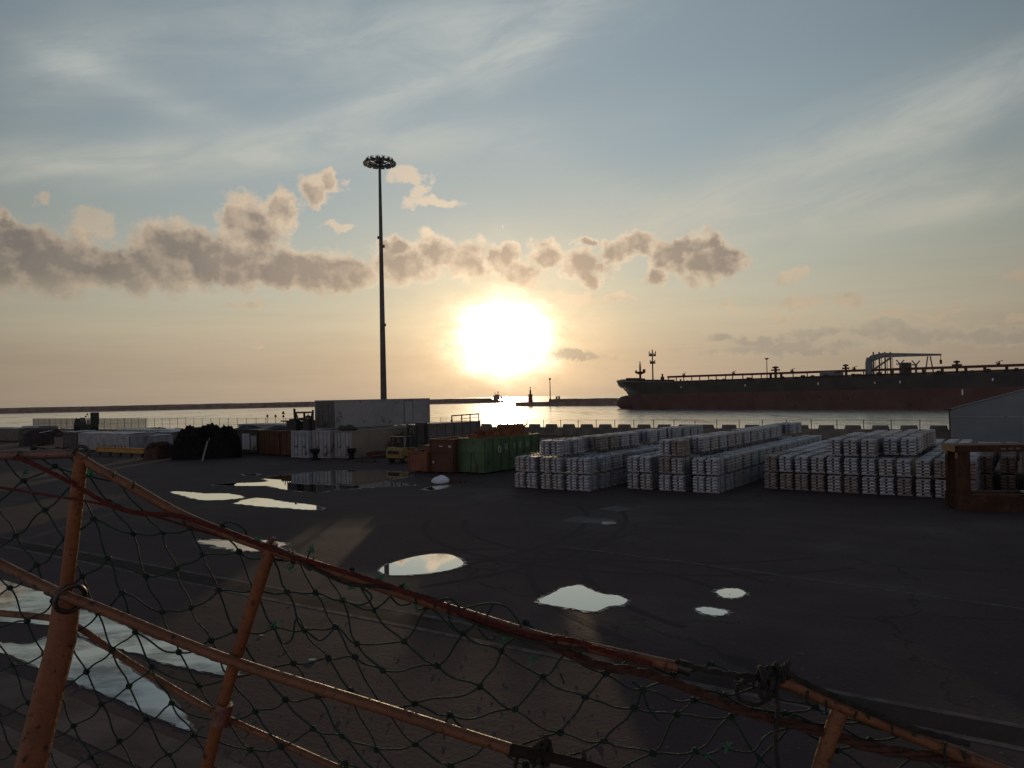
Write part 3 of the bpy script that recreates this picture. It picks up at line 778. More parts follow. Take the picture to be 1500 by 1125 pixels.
# ------------------------------------------------------------------ shipping containers
m_cwhite = mat('worn_white_paint', (.26,.255,.265), (.18,.18,.19), .6, 0, .8, rust=.14, rustscale=.9, spec=.3)
m_cgrey = mat('grey_reefer_paint', (.21,.205,.212), (.17,.166,.172), .6, 0, .5, rust=.10, rustscale=.7, spec=.3)
m_cbeige = mat('beige_container_paint', (.17,.145,.12), (.13,.11,.092), .7, 0, .5, rust=.22, rustscale=.6, spec=.25)
m_rod = mat('door_rod', (.12,.11,.11), (.08,.07,.07), .5, .6, 2)
def corr_wall(mb, p, dx, L, z0, z1, depth, pitch, nrm):
    """corrugated sheet along dx from p"""
    n = int(L/pitch); pts = []
    for i in range(n):
        x = i*L/n; w_ = L/n
        pts += [(x, 0), (x+w_*.3, 0), (x+w_*.5, -depth), (x+w_*.8, -depth)]
    pts.append((L, 0)); p, dx, nrm = Vector(p), Vector(dx), Vector(nrm); o = len(mb.v)
    for x, d in pts:
        q = p+dx*x+nrm*d; mb.v += [(q.x,q.y,z0),(q.x,q.y,z1)]
    for i in range(len(pts)-1): mb.f.append((o+2*i, o+2*i+2, o+2*i+3, o+2*i+1))
def container(label, a, b, z, wd, L, h, m, mdoor=None, group=None, door=True, sidedoor=False):
    t = thing('shipping_container', label, 'container', ab(a, b, z), QA, group)
    q = MB(); e = .12                                   # frame
    for x in (0, wd-e):
        for y in (0, L-e): q.box(x, x+e, y, y+e, 0, h)
    for zz in (0, h-e):
        q.box(e, wd-e, .004, e, zz+.002, zz+e-.002); q.box(e, wd-e, L-e, L-.004, zz+.002, zz+e-.002)
        q.box(.004, e-.004, e, L-e, zz+.002, zz+e-.002); q.box(wd-e+.004, wd-.004, e, L-e, zz+.002, zz+e-.002)
    for x in (0, wd-.18):                               # corner castings, 3 mm proud
        for y in (0, L-.18):
            for zz in (0, h-.13): q.box(x-.003, x+.183, y-.003, y+.183, zz-.003, zz+.133)
    q.build('frame', m, t)
    q = MB(); corr_wall(q, (wd-.03,e,0), (0,1,0), L-2*e, e, h-e, .045, .28, (1,0,0)); corr_wall(q, (.03,e,0), (0,1,0), L-2*e, e, h-e, .045, .28, (-1,0,0))
    q.add([(e*.5,L-.05,e),(wd-e*.5,L-.05,e),(wd-e*.5,L-.05,h-e),(e*.5,L-.05,h-e)], [(0,1,2,3)])
    q.build('side_panel', m, t)
    q = MB(); q.box(.06, wd-.06, .06, L-.06, h-.06, h-.02); q.build('roof', m, t)
    if door:
        hw = (wd-2*e)/2
        for k in (0, 1):
            x0 = e+k*hw+.012; q = MB(); corr_wall(q, (x0,.05,0), (1,0,0), hw-.024, e+.02, h-e-.02, .035, .29, (0,-1,0))
            d = q.build('door', mdoor or m, t)
            q = MB()
            for xx in (x0+hw*.30, x0+hw*.72):
                q.tube([(xx,-.012,e+.05),(xx,-.012,h-e-.05)], .025, 6)
                for zz in (.35, h*.5, h-.35): q.box(xx-.05, xx+.05, -.02, .03, zz-.03, zz+.03)
            q.build('locking_rod', m_rod, d)
            q = MB(); q.bar((x0+hw*.3,-.045,h*.42), (x0+hw*.66,-.045,h*.40), .03, .05); q.box(x0+hw*.52, x0+hw*.70, -.055, .02, h*.37, h*.45); q.build('handle', m_rod, d)
    else:
        q = MB(); corr_wall(q, (e,.05,0), (1,0,0), wd-2*e, e+.01, h-e-.01, .03, .4, (0,-1,0)); q.build('end_panel', mdoor or m, t)
    if sidedoor:
        q = MB(); q.box(wd-.02, wd+.02, L*.70, L*.70+1.3, .25, h-.3); d = q.build('side_door', m, t)
        q = MB()
        for (y0, y1, z0, z1) in ((L*.70-.06,L*.70,.2,h-.26),(L*.70+1.3,L*.70+1.36,.2,h-.26),(L*.70-.06,L*.70+1.36,h-.26,h-.2)): q.box(wd-.01, wd+.035, y0, y1, z0, z1)
        q.build('door_frame', m_rod, d)
    return t
c0 = toab(gp(516, 671.9)); A0, B0 = c0
container('beige-sided container at the right end of the white row of doors', A0-2.44, B0, 0, 2.44, 14.2, 2.6, m_cbeige, m_cwhite)
container('white container between two others under the raised grey container', A0-5.05, B0-.35, 0, 2.44, 14.2, 2.6, m_cwhite)
container('pale blue-white container at the left end of the white row, under the steel trestle', A0-7.62, B0-.75, 0, 2.44, 12.2, 2.6, mat('bluish_white_paint', (.27,.28,.305), (.18,.195,.225), .6, 0, 2.5, rust=.12, rustscale=.8, spec=.3))
pu = at(492, 626.7, 76.3); ua, ub_ = toab(pu)
container('long grey container stacked on top of the white ones', ua-3.0, ub_, 2.66, 3.0, 14.4, 2.86, m_cgrey, mat('grey_end_paint', (.10,.10,.098), (.07,.07,.068), .7, 0, 1.5, rust=.2, rustscale=1.2), door=True, sidedoor=True)

# dark tarpaulin lump on the beige container's edge
q = MB(); q.ball((0,0,.18), 1.0, 14, 8, (1.3,.5,.32)); 
for i, v in enumerate(q.v): q.v[i] = (v[0], v[1], max(0, v[2]*(1+.2*math.sin(v[0]*5))))
o = q.build('tarpaulin', mat('black_tarp', (.018,.02,.02), (.012,.013,.013), .7, 0, 4, bump=.6, bscale=6), None, True, ab(A0-1.25, B0+.7, 2.6), QA)
tag(o, 'crumpled dark tarpaulin lying on the roof of the beige container', 'tarpaulin')

# steel trestle with a bell lamp on the left white container
def trestle():
    t = thing('steel_trestle', 'dark steel trestle with a hanging lamp on the roof of the left white container', 'trestle', ab(A0-7.7, B0-.1, 2.6), QA)
    m = mat('trestle_steel', (.03,.024,.022), (.02,.016,.015), .7, .2, 3)
    q = MB()
    q.bar((0,0,0), (-.15,0,2.15), .16); q.bar((.95,0,0), (.0,0,1.75), .14); q.bar((1.8,0,0), (2.5,0,1.75), .14); q.bar((2.45,0,0), (2.55,0,2.0), .14)
    q.build('leg', m, t)
    q = MB(); q.bar((-.1,0,1.75), (2.6,0,1.78), .16); q.bar((-.1,0,1.05), (2.6,0,1.05), .10); q.bar((1.3,0,0), (1.3,0,1.7), .16); q.build('beam', m, t)
    q = MB(); q.tube([(1.85,0,1.7),(1.85,0,1.5),(1.85,0,1.42),(1.85,0,1.2)], [.03,.05,.22,.34], 10); q.build('bell_lamp', m, t)
    q = MB(); q.box(-.9,.55,-.4,.5,0,.9); q.box(-.6,.2,-.3,.4,.9,1.15); q.box(-1.9,-.9,-.3,.3,.85,.97); q.box(1.55,2.3,-.4,.5,0,1.0); q.box(1.7,2.2,-.3,.3,1.0,1.18); q.box(.75,1.0,-.2,.2,.95,1.25)
    q.build('machinery', m, t)
    q = MB()
    for i in range(5): q.bar((-2.6+i*.32,.5,-.6), (-2.6+i*.32,.5,.15+.25*(i % 2)), .07)
    q.bar((-2.7,.5,-.4), (-1.1,.5,-.4), .07); q.build('stake', m, t)
trestle()

# ------------------------------------------------------------------ skips and their scrap
def skip(name, label, cat, px, py, wd, L, h, m, letters=False, rim=None, ribs=5, flare=.0):
    a, b = toab(gp(px, py))
    t = thing(name, label, cat, ab(a, b), QA)
    th = .06; q = MB()
    q.box(0, wd, .0, th, .12, h); q.box(0, wd, L-th, L, .12, h); q.box(0, th, th, L-th, .12, h); q.box(wd-th, wd, th, L-th, .12, h); q.box(.002, wd-.002, .002, L-.002, .10, .19)
    q.build('body', m, t)
    q = MB(); e = .10
    q.box(-.04, wd+.04, -.05, e, h, h+.11); q.box(-.04, wd+.04, L-e, L+.05, h, h+.11); q.box(-.04, e, e, L-e, h+.001, h+.109); q.box(wd-e, wd+.04, e, L-e, h+.001, h+.109)
    q.build('rim', rim or m, t)
    n = max(3, int(L/.95))
    for i in range(n+1):
        y = .02+i*(L-.16)/n; q = MB(); q.box(wd, wd+.085, y, y+.12, .1, h-.002); q.box(-.085, 0, y, y+.12, .1, h-.002); q.build('rib', m, t)
    q = MB(); q.box(.0, wd, -.07, -.0, h*.62, h*.62+.10); q.box(.001, .10, -.06, 0, .1, h-.003); q.box(wd-.10, wd-.001, -.06, 0, .1, h-.003)
    if ribs:
        q.bar((wd*.5-.12,-.035,.1), (wd*.5-.02,-.035,h*.62), .09, .07, (0,1,0)); q.bar((wd*.72,-.035,.1), (wd*.56,-.035,h*.62), .09, .07, (0,1,0))
    q.build('end_frame', m, t)
    q = MB(); q.box(.45, .60, .1, L-.1, 0, .10); q.box(wd-.60, wd-.45, .1, L-.1, 0, .10); q.build('runner', m_dark, t)
    q = MB()
    for x in (.52, wd-.52): q.cyl((x-.07,.35,.12), .12, .14, 12, axis='x'); q.cyl((x-.07,L-.35,.12), .12, .14, 12, axis='x')
    q.build('roller', m_dark, t)
    return t
m_green = mat('green_skip_paint', (.055,.105,.045), (.036,.07,.034), .6, 0, .9, rust=.16, rustscale=1.0, spec=.35)
m_brown = mat('rust_red_skip_paint', (.072,.030,.019), (.052,.022,.015), .75, 0, .8, rust=.25, rustscale=1.2, spec=.25)
m_orange = mat('orange_skip_paint', (.135,.045,.022), (.10,.034,.018), .65, 0, .8, rust=.12, rustscale=1.2, spec=.3)
m_let = None
gs = skip('waste_skip', 'long green waste skip with white letters, heaped with rusty scrap', 'skip', 671.7, 693, 2.4, 7.3, 2.45, m_green)
# white marks on its long side: a round badge and four letters
m_let = mat('skip_lettering', (.36,.36,.33), (.26,.26,.24), .7, 0, 4)
ga, gb = toab(gp(671.7, 693))
def side_y(px):                   # distance back along the skip's long side at a pixel column
    d = ray(px, 581); r_ = d.x/d.y; P = ab(ga+2.4, gb); return (r_*P.y-P.x)/(B.x-r_*B.y)
LET = {'U': [(0,0,0,1),(.62,0,.62,1),(0,.04,.62,.04)], 'I': [(.3,0,.3,1)], 'F': [(0,0,0,1),(0,.96,.6,.96),(0,.5,.45,.5)], 'D': [(0,0,0,1),(0,.96,.45,.96),(0,.04,.45,.04),(.6,.12,.6,.88)]}
y0 = side_y(728.8)
q = MB(); q.tube([(2.49, y0+.16*math.cos(2*math.pi*i/18), 1.66+.24*math.sin(2*math.pi*i/18)) for i in range(18)], .045, 6, closed=True); q.build('badge', m_let, gs)
for ch, px in zip('UIFD', (737.3, 749.3, 758.6, 768.8)):
    q = MB(); y0 = side_y(px)
    for (x0,z0,x1,z1) in LET[ch]: q.bar((2.495,y0+x0*.36,1.62+z0*.42), (2.495,y0+x1*.36,1.62+z1*.42), .02, .085, (1,0,0))
    q.build('letter', m_let, gs)
bs = skip('waste_skip', 'rust brown waste skip between the green skip and the orange one', 'skip', 630.5, 692.5, 2.2, 6.6, 2.4, m_brown, ribs=0)
q = MB(); q.box(.9,1.25,-.075,-.06,1.95,2.02); q.box(1.8,2.05,-.075,-.06,1.9,2.05); q.box(.30,.42,-.08,-.06,.72,.9); q.build('plate', m_let, bs)
os_ = skip('waste_skip', 'low orange-red skip at the left end of the skips beside the forklift', 'skip', 598.5, 691.5, 1.85, 2.4, 1.45, m_orange, ribs=0)
q = MB(); q.box(.55,1.80,1.2,1.9,1.45,1.95); q.build('hopper', m_orange, os_)
m_scrap = mat('rusty_scrap', (.20,.075,.032), (.09,.034,.016), .85, .1, 3, bump=.8, bscale=10, spec=.2)
def scrap(label, parent_a, parent_b, wd, L, z, peak, seed, nb=150):
    rnd = random.Random(seed); nx, ny = 14, 34; q = MB()
    for j in range(ny+1):
        for i in range(nx+1):
            u, v = i/nx, j/ny; e = min(1, 5*min(u,1-u))*min(1, 7*min(v,1-v))
            h = z-.25+peak*e*(.45+.55*math.exp(-((v-.72)/.22)**2)+.25*math.exp(-((v-.25)/.15)**2))*(.7+.6*rnd.random())
            q.v.append((.1+u*(wd-.2), .1+v*(L-.2), h))
    for j in range(ny):
        for i in range(nx): a_ = j*(nx+1)+i; q.f.append((a_, a_+1, a_+nx+2, a_+nx+1))
    base = list(q.v)
    for _ in range(nb):
        p = Vector(rnd.choice(base)); d = Vector((rnd.uniform(-1,1), rnd.uniform(-1,1), rnd.uniform(-.1,.55))).normalized()*rnd.uniform(.2,.75)
        q.bar(p-d*.4, p+d*.6+Vector((0,0,.05)), rnd.uniform(.02,.10), rnd.uniform(.015,.05))
    for _ in range(4):
        p = Vector(rnd.choice(base)); d = Vector((rnd.uniform(.2,1), rnd.uniform(-1,-.2), -.12)).normalized()*rnd.uniform(1.2,1.9); q.tube([p+Vector((0,0,.15)), p+d+Vector((0,0,.15))], .03, 5)
    o = q.build('scrap_heap', m_scrap, None, False, ab(parent_a, parent_b), QA); tag(o, label, 'scrap metal'); return o
ga, gb = toab(gp(671.7, 693)); scrap('heap of rusty scrap iron rising out of the green skip', ga, gb, 2.4, 7.3, 2.45, 1.0, 5, 240)
ba, bb = toab(gp(630.5, 692.5)); scrap('low rusty scrap showing over the rim of the brown skip', ba, bb, 2.2, 6.6, 2.3, .45, 8, 110)

# dark grey open box with a railing behind the skips
p = at(609, 641, 76); a, b = toab(p)
t = thing('steel_hopper', 'tall dark grey steel hopper with a railing behind the orange skip', 'hopper', ab(a, b), QA)
m_hop = mat('dark_grey_hopper', (.10,.092,.09), (.07,.064,.063), .7, .1, .8, rust=.15, rustscale=1)
q = MB(); q.box(0,2.6,0,7.2,0,3.05); q.build('body', m_hop, t)
for i in range(6):
    q = MB(); q.box(2.6,2.70,.1+i*1.35,.22+i*1.35,.05,3.0); q.build('rib', m_hop, t)
q = MB(); q.box(0.4,1.5,-.5,0,1.2,3.15); q.bar((-.9,-.3,3.0), (.3,-.3,2.3), .1); q.build('chute', m_dark, t)
q = MB()
for y in (2.6,4.2,5.6,7.1): q.bar((2.5,y,3.05), (2.5,y,3.75), .09)
q.bar((2.5,2.6,3.72), (2.5,7.15,3.78), .12); q.bar((2.5,4.0,3.4), (2.5,7.1,3.4), .06); q.build('railing', m_dark, t)

# ------------------------------------------------------------------ forklift, seen from behind
def forklift():
    a, b = toab(gp(566, 678.5))
    t = thing('forklift', 'yellow forklift truck parked by the beige container, its back to the yard', 'forklift', ab(a, b), QA)
    my = mat('forklift_yellow', (.19,.12,.035), (.14,.088,.028), .5, 0, 1.2, rust=.08, rustscale=2, spec=.45)
    mk = mat('black_rubber', (.018,.017,.017), (.012,.011,.011), .85, 0, 5)
    wd = 1.75
    q = MB(); q.prism([(0,0,.45),(0,-.05,1.05),(0,.25,1.35),(0,.7,1.35),(0,.9,.95),(0,.9,.5),(0,.5,.32)], (wd,0,0)); q.build('counterweight', my, t)
    q = MB(); q.box(.25,wd-.25,-.075,-.02,.80,1.08); q.build('grille', mk, t)
    q = MB(); q.box(.05,wd-.05,.9,2.15,.45,.95); q.box(.0,wd,1.7,2.2,.40,1.25,.05,.08); q.build('chassis', my, t)
    for (y, r_) in ((.55,.32),(1.95,.40)):
        for x in (-.02, wd-.26):
            q = MB(); q.tube([(x,y,r_),(x+.02,y,r_),(x+.26,y,r_),(x+.28,y,r_)], [r_*.86,r_,r_,r_*.86], 18); wq_ = q.build('wheel', mk, t)
            q = MB(); q.cyl((x-.012,y,r_), r_*.5, .304, 12, axis='x'); q.build('rim', my, wq_)
    q = MB(); H = 2.18
    for x in (.10, wd-.10):
        q.bar((x,.45,1.3), (x,.58,H), .075); q.bar((x,2.0,1.1), (x,1.72,H), .075)
    q.bar((.1,1.0,1.3), (.1,1.02,H), .05)
    q.box(.05,wd-.05,.50,1.80,H,H+.08); q.build('overhead_guard', mk, t)
    q = MB(); q.bar((wd-.06,.44,1.3), (wd-.06,.57,H+.02), .05); q.bar((.1,.47,H+.1), (wd-.05,.47,H+.1), .05); q.build('guard_edge', m_let, t)
    q = MB(); q.box(.35,wd-.35,.80,1.25,1.0,1.12); q.box(.35,wd-.35,.72,.84,1.1,1.7); q.build('seat', mk, t)
    q = MB(); q.tube([(wd/2,1.75,1.1),(wd/2,1.55,1.45)], .03, 6); q.tube([(wd/2+.17*math.cos(i*.524),1.53+.06*math.sin(i*.524),1.47+.14*math.sin(i*.524)) for i in range(12)], .018, 5, closed=True); q.build('steering_wheel', mk, t)
    q = MB()
    for x in (.35, wd-.43): q.box(x,x+.09,2.32,2.5,.1,3.1)
    for z in (.4,1.5,2.3,3.0): q.box(.35,wd-.34,2.34,2.42,z,z+.1)
    q.cyl((wd/2,2.4,.3), .05, 2.4, 8); q.build('mast', mk, t)
    q = MB(); q.box(.2,wd-.2,2.52,2.6,.15,.75)
    q.build('carriage', mk, t)
    for x in (.35, wd-.47):
        q = MB(); q.box(x,x+.12,2.6,3.7,.08,.13); q.build('fork', m_rod, t)
forklift()

# ------------------------------------------------------------------ small yard things
m_binb = mat('black_bin_plastic', (.012,.0115,.012), (.008,.008,.008), .8, 0, 3, spec=.12)
def bin_(px, py, label, s=.8):
    p = gp(px, py); t = thing('mooring_bollard', label, 'bollard', p, QA)
    q = MB(); q.tube([(0,0,0),(0,0,.12),(0,0,.2),(0,0,.62)], [.55*s,.52*s,.30*s,.28*s], 14); q.build('stem', m_binb, t, True)
    q = MB(); q.tube([(0,0,.58),(0,0,.72),(0,0,.98),(0,0,1.06)], [.3*s,.52*s,.55*s,.42*s], 14); q.build('cap', m_binb, t, True)
bin_(462, 674, 'black mushroom-headed bollard in front of the left white container doors')
bin_(515, 673.6, 'black mushroom-headed bollard at the corner of the beige container')
p = gp(537, 672.2); t = thing('orange_chassis', 'low orange-red steel frame lying along the side of the beige container', 'steel frame', p, QA)
q = MB()
for y in (0, 3.6): q.box(0,.5,y,y+.18,0,.55)
q.box(.0,.12,.0,4.4,.30,.62); q.box(.4,.52,.0,4.4,.30,.62); q.build('beam', m_brown, t)
q = MB(); q.box(.1,.42,.3,1.4,.56,.7); q.box(.1,.42,2.4,3.9,.5,.66); q.build('slat', m_orange, t)
for px, py, l_ in ((524,676.5,'dark plank stack lying on the asphalt in front of the orange frame'),(541,676.8,'low dark timber pile left of the forklift on the asphalt')):
    p = gp(px, py); t = thing('timber_pile', l_, 'timber', p, QA+.1, 'dark timber in front of the containers')
    for k in range(4):
        q = MB(); q.box(-.7+.05*k, .75-.06*k, -.30+.14*k, -.18+.14*k, 0 if k < 9 else 0, .16+.03*(k % 2)); q.build('plank', m_dark, t)
# white sack and sweepings by the skips
p = gp(645, 708)
q = MB(); q.ball((0,0,.19), .62, 24, 14, (1.0,.55,.52))
rnd = random.Random(4)
for i, v in enumerate(q.v):
    x, y, z = v; z = max(0, z+.02*math.sin(x*7+y*5)+.012*math.sin(y*17+x*9)); taper = 1-.45*max(0, -x/.62)**2; q.v[i] = (x, y*taper, z*(taper*.9+.1))
o = q.build('sack', mat('white_sack', (.56,.58,.64), (.44,.46,.52), .7, 0, 5, bump=.5, bscale=14, spec=.2), None, True, p, -.2); tag(o, 'white bulging sack lying on the asphalt in front of the skips', 'sack')
m_sweep = mat('brown_sweepings', (.075,.055,.04), (.04,.03,.024), .95, 0, 6, bump=.8, bscale=18, spec=.1)
q = MB(); rnd = random.Random(9)
for i in range(120):
    x = abs(rnd.gauss(0,.9)); y = rnd.gauss(0,.22); h = .26*math.exp(-(x/1.1)**2)*rnd.uniform(.4,1.1)
    s_ = rnd.uniform(.05,.16); q.box(x-s_,x+s_,y-s_,y+s_,0,max(.03,h),s_*.5,s_*.5)
o = q.build('rubble_heap', m_sweep, None, False, gp(660, 707), QA+.4); tag(o, 'low brown heap of sweepings right of the white sack', 'rubble')

# ------------------------------------------------------------------ left side of the yard
m_rustbox = mat('rusty_box', (.085,.043,.022), (.05,.028,.017), .85, 0, .9, rust=.35, rustscale=1.2, spec=.2)
m_rustbox2 = mat('brown_box', (.085,.045,.026), (.05,.03,.02), .85, 0, .9, rust=.3, rustscale=1.5, spec=.2)
def crate(name, label, cat, px0, px1, pyb, pyt, L, m, ribs=3, group=None, b=None):
    """box whose near end fills the pixel span px0..px1, base at pyb, top at pyt"""
    p0 = gp(px0, pyb)
    if b is None: a, b = toab(p0)
    else:
        a = onb(px0, b); p0 = ab(a, b)
    d = ray(px1, pyb); k = b+O.dot(B); kk = k/(d.x*B.x+d.y*B.y); a1 = toab((d.x*kk, d.y*kk))[0]
    wd = a1-a; h = at(px0, pyt, p0.y).z
    t = thing(name, label, cat, ab(a, b), QA, group)
    q = MB(); q.box(0,wd,0,L,.1,h); q.build('body', m, t)
    q = MB()
    for i in range(ribs+1):
        x = (wd-.1)*i/ribs; q.box(x,x+.1,-.05,0,.08,h-.02)
    q.box(-.02,wd+.02,-.06,.1,h-.0,h+.08); q.build('frame', m, t)
    q = MB(); q.box(.1,.25,.05,L,0,.1); q.box(wd-.25,wd-.1,.05,L,0,.1); q.build('runner', m_dark, t)
    return t, wd, h
crate('steel_bin', 'rusty brown steel bin left of the white containers', 'bin', 410.5, 435, 670.5, 632, 4.5, m_rustbox2, 3, b=B0+.05)
t_, wd_, h_ = crate('steel_bin', 'orange-brown rusty steel bin second from the white containers', 'bin', 378.5, 410, 666.5, 632, 5.0, m_rustbox, 4, b=B0+.4)
t_, wd_, h_ = crate('site_cabin', 'dark green cabin with a pale door beside the black heap', 'cabin', 341, 377.5, 663, 630, 3.5, mat('dark_green_paint', (.03,.034,.024), (.02,.022,.017), .8, 0, 1), 2, b=B0+.8)
q = MB(); q.box(wd_*.40,wd_*.70,-.10,-.02,.45,h_-.35); d_ = q.build('door', mat('pale_door', (.30,.29,.33), (.25,.24,.28), .6, 0, 2), t_)
q = MB(); q.box(wd_*.75,wd_*.98,-.09,-.02,.4,h_-.55); q.box(wd_*.42,wd_*.68,-.115,-.10,h_*.62,h_*.64); q.build('panel', m_cwhite, d_)
# grey box and blue cover seen behind
pg = at(349, 623, 118); a, b = toab(pg)
t = thing('grey_shed', 'long low grey shed roof behind the cabins near the fence', 'shed', ab(a, b), QA); q = MB(); q.box(0,14,0,4,0,2.0); q.build('wall', m_cgrey, t)
q = MB(); q.box(-.1,14.1,-.1,4.1,2.0,2.15); q.build('roof', m_cgrey, t)
pb = at(336, 628, 88); a, b = toab(pb)
q = MB(); nx, ny = 40, 6; rnd = random.Random(2)
for j in range(ny+1):
    for i in range(nx+1):
        u, v = i/nx, j/ny; q.v.append((u*9, v*2.4, 0 if j in (0, ny) or i in (0, nx) else 2.25+.35*math.sin(u*9)*math.sin(v*3.1)+.35*math.sin(u*3.1)+rnd.uniform(-.15,.15)))
for j in range(ny):
    for i in range(nx): k = j*(nx+1)+i; q.f.append((k,k+1,k+nx+2,k+nx+1))
o = q.build('boat_cover', mat('blue_tarp', (.02,.028,.055), (.014,.018,.032), .6, 0, 2, spec=.3), None, False, ab(a, b), QA); tag(o, 'crumpled dark blue tarpaulin pile behind the cabin with the pale door', 'tarpaulin')
# big dark heap of nets
def heap(label, px0, px1, pyb, pyt, m, seed, name='net_heap', cat='net heap', dep=4.5):
    p0, p1 = gp(px0, pyb), gp(px1, pyb-4); L = (p1-p0).length; c = (p0+p1)/2; rnd = random.Random(seed)
    rz = math.atan2((p1-p0).y, (p1-p0).x); hor = 581+(750-(px0+px1)/2)*.0201
    h = 5.5*(1-(pyt-hor)/(pyb-2-hor))
    q = MB(); nx, ny = 44, 16
    ph = [rnd.uniform(0,6) for _ in range(12)]
    for j in range(ny+1):
        for i in range(nx+1):
            u, v = i/nx*2-1, j/ny*2-1
            r_ = (abs(u)**4.2+abs(v)**3); e = max(0, 1-r_)**.36
            n_ = .10*math.sin(u*9+ph[0]+v*3)+.07*math.sin(u*17+ph[1])*math.cos(v*9+ph[2])+.05*math.sin(u*31+v*13+ph[3])+rnd.uniform(-.05,.05)
            q.v.append((u*L/2*(1+.05*math.sin(v*7+ph[4])), v*dep/2+dep/2*.7, max(0, h*e*(1+n_*.9))))
    for j in range(ny):
        for i in range(nx): k = j*(nx+1)+i; q.f.append((k,k+1,k+nx+2,k+nx+1))
    for _ in range(110):                       # loose folds and loops of net
        u = rnd.uniform(-.85,.85); v = rnd.uniform(-.95,.6); e = max(0, 1-abs(u)**4.2-abs(v)**3)**.36
        p = Vector((u*L/2, v*dep/2+dep/2*.7, h*e)); q.tube([p+Vector((rnd.uniform(-.4,.4),rnd.uniform(-.3,.1),rnd.uniform(-.14,.06))) for _ in range(4)], rnd.uniform(.02,.05), 4)
    o = q.build(name, m, None, False, c, rz); return tag(o, label, cat)
heap('big black heap of nets and ropes left of the dark green cabin', 251, 352, 674, 627, mat('black_net', (.012,.010,.011), (.007,.006,.006), .95, 0, 3, bump=.9, bscale=7, spec=.1), 1)
p = gp(296, 676); q = MB(); q.bar((0,0,0), (.42,.35,1.9), .16, .05); q.bar((.40,.33,1.8), (.62,.4,2.2), .3, .04)
o = q.build('plank', mat('grey_plank', (.17,.155,.15), (.11,.10,.10), .8, 0, 3), None, False, p); tag(o, 'pale plank leaning against the black heap', 'plank')
heap('tangle of red-brown rusty scrap left of the black heap', 229, 257, 673, 650, mat('red_scrap', (.055,.022,.018), (.03,.014,.012), .9, 0, 4, bump=.9, bscale=8), 6, 'scrap_heap', 'scrap metal', 2)
# wrapped pale bundles
m_wrap = mat('wrapped_bundle', (.21,.212,.225), (.125,.126,.136), .5, 0, 1.4, bump=.5, bscale=5, spec=.4)
m_wrapt = mat('wrap_top', (.29,.29,.30), (.2,.2,.21), .45, 0, 2, bump=.4, bscale=6, spec=.4)
def bale(label, px0, px1, pyb, pyt, L, m=None, n=3):
    a, b = toab(gp(px0, pyb)); d = ray(px1, pyb); k = (b+O.dot(B))/(d.x*B.x+d.y*B.y); wd = toab((d.x*k, d.y*k))[0]-a
    hor = 581+(750-px0)*.0201; h = 5.5*(1-(pyt-hor)/(pyb-hor))
    t = thing('wrapped_bundle', label, 'bundle', ab(a, b), QA, 'wrapped bundles on the left of the yard'); rnd = random.Random(int(px0))
    q = MB(); nx = 20
    for z, ins in ((0.08,0),(h*.4,-.03),(h*.8,-.02),(h-.08,.02)):
        for i in range(nx+1): q.v.append((wd*i/nx, ins+rnd.uniform(-.03,.03), z+rnd.uniform(-.02,.02)))
    for j in range(3):
        for i in range(nx): k = j*(nx+1)+i; q.f.append((k,k+1,k+nx+2,k+nx+1))
    q.box(0,wd,.06,L,.08,h-.1); q.build('body', m or m_wrap, t)
    q = MB()
    for j in range(5):
        for i in range(nx+1): q.v.append((wd*i/nx*1.01, -.03+L*j/4, h-.08+(.0 if j == 0 else .07)+rnd.uniform(-.05,.05)))
    for j in range(4):
        for i in range(nx): k = j*(nx+1)+i; q.f.append((k,k+1,k+nx+2,k+nx+1))
    q.build('cover', m_wrapt, t)
    q = MB()
    for i in range(n): x = wd*(i+.5)/n; q.box(x-.08,x+.08,.1,L-.1,0,.08)
    q.build('bearer', m_dark, t)
bale('long pale wrapped bundle behind the yellow beam', 115, 190, 659, 633.5, 3.2)
bale('short mottled wrapped bundle right of the long pale one', 192.5, 223, 659.5, 637, 2.6)
bale('pale wrapped bundle with a dark open end beside the red-brown scrap', 224, 252, 657, 632, 3.5, mat('dull_wrap', (.10,.085,.08), (.06,.05,.048), .7, 0, 1.5))
bale('low wrapped bundle at the fence behind the mottled one', 172, 262, 641, 628.5, 3)
bale('grey wrapped bundle left of the dark timber stack', 32, 57, 643.5, 624, 3, mat('grey_wrap', (.12,.118,.118), (.07,.068,.068), .7, 0, 1.5), 2)
bale('brownish bundle at the far left edge of the yard', -24, 29, 645, 626.5, 3, mat('brown_wrap', (.10,.082,.075), (.06,.05,.047), .8, 0, 1.5), 2)
bale('dark bundle left of the long pale wrapped one', 93, 113.5, 657, 632, 3, mat('dark_wrap', (.045,.042,.045), (.028,.026,.028), .7, 0, 1.5), 2)
heap('dark stack of timber scraps left of the yellow beam', 56, 97, 653, 630, mat('dark_timber', (.028,.018,.017), (.016,.011,.011), .9, 0, 3), 12, 'timber_heap', 'timber', 4)
for (x0,y0,x1,y1) in ((58,634,76,630.5),(88,628,105,625)):
    p, r_ = at(x0,y0,98), at(x1,y1,99); q = MB(); q.bar(Vector((0,0,0)), r_-p, .35, .07); o = q.build('plank', m_wrapt, None, False, p); tag(o, 'pale board lying on top of the dark timber stack' if x0 < 80 else 'pale board leaning by the machine with the box body', 'board')
t_, _, _ = crate('small_crate', 'small pale crate standing in front of the dark timber stack', 'crate', 80, 92.5, 656, 641.5, 1.0, mat('pale_crate', (.15,.12,.11), (.11,.09,.082), .8, 0, 3), 3)
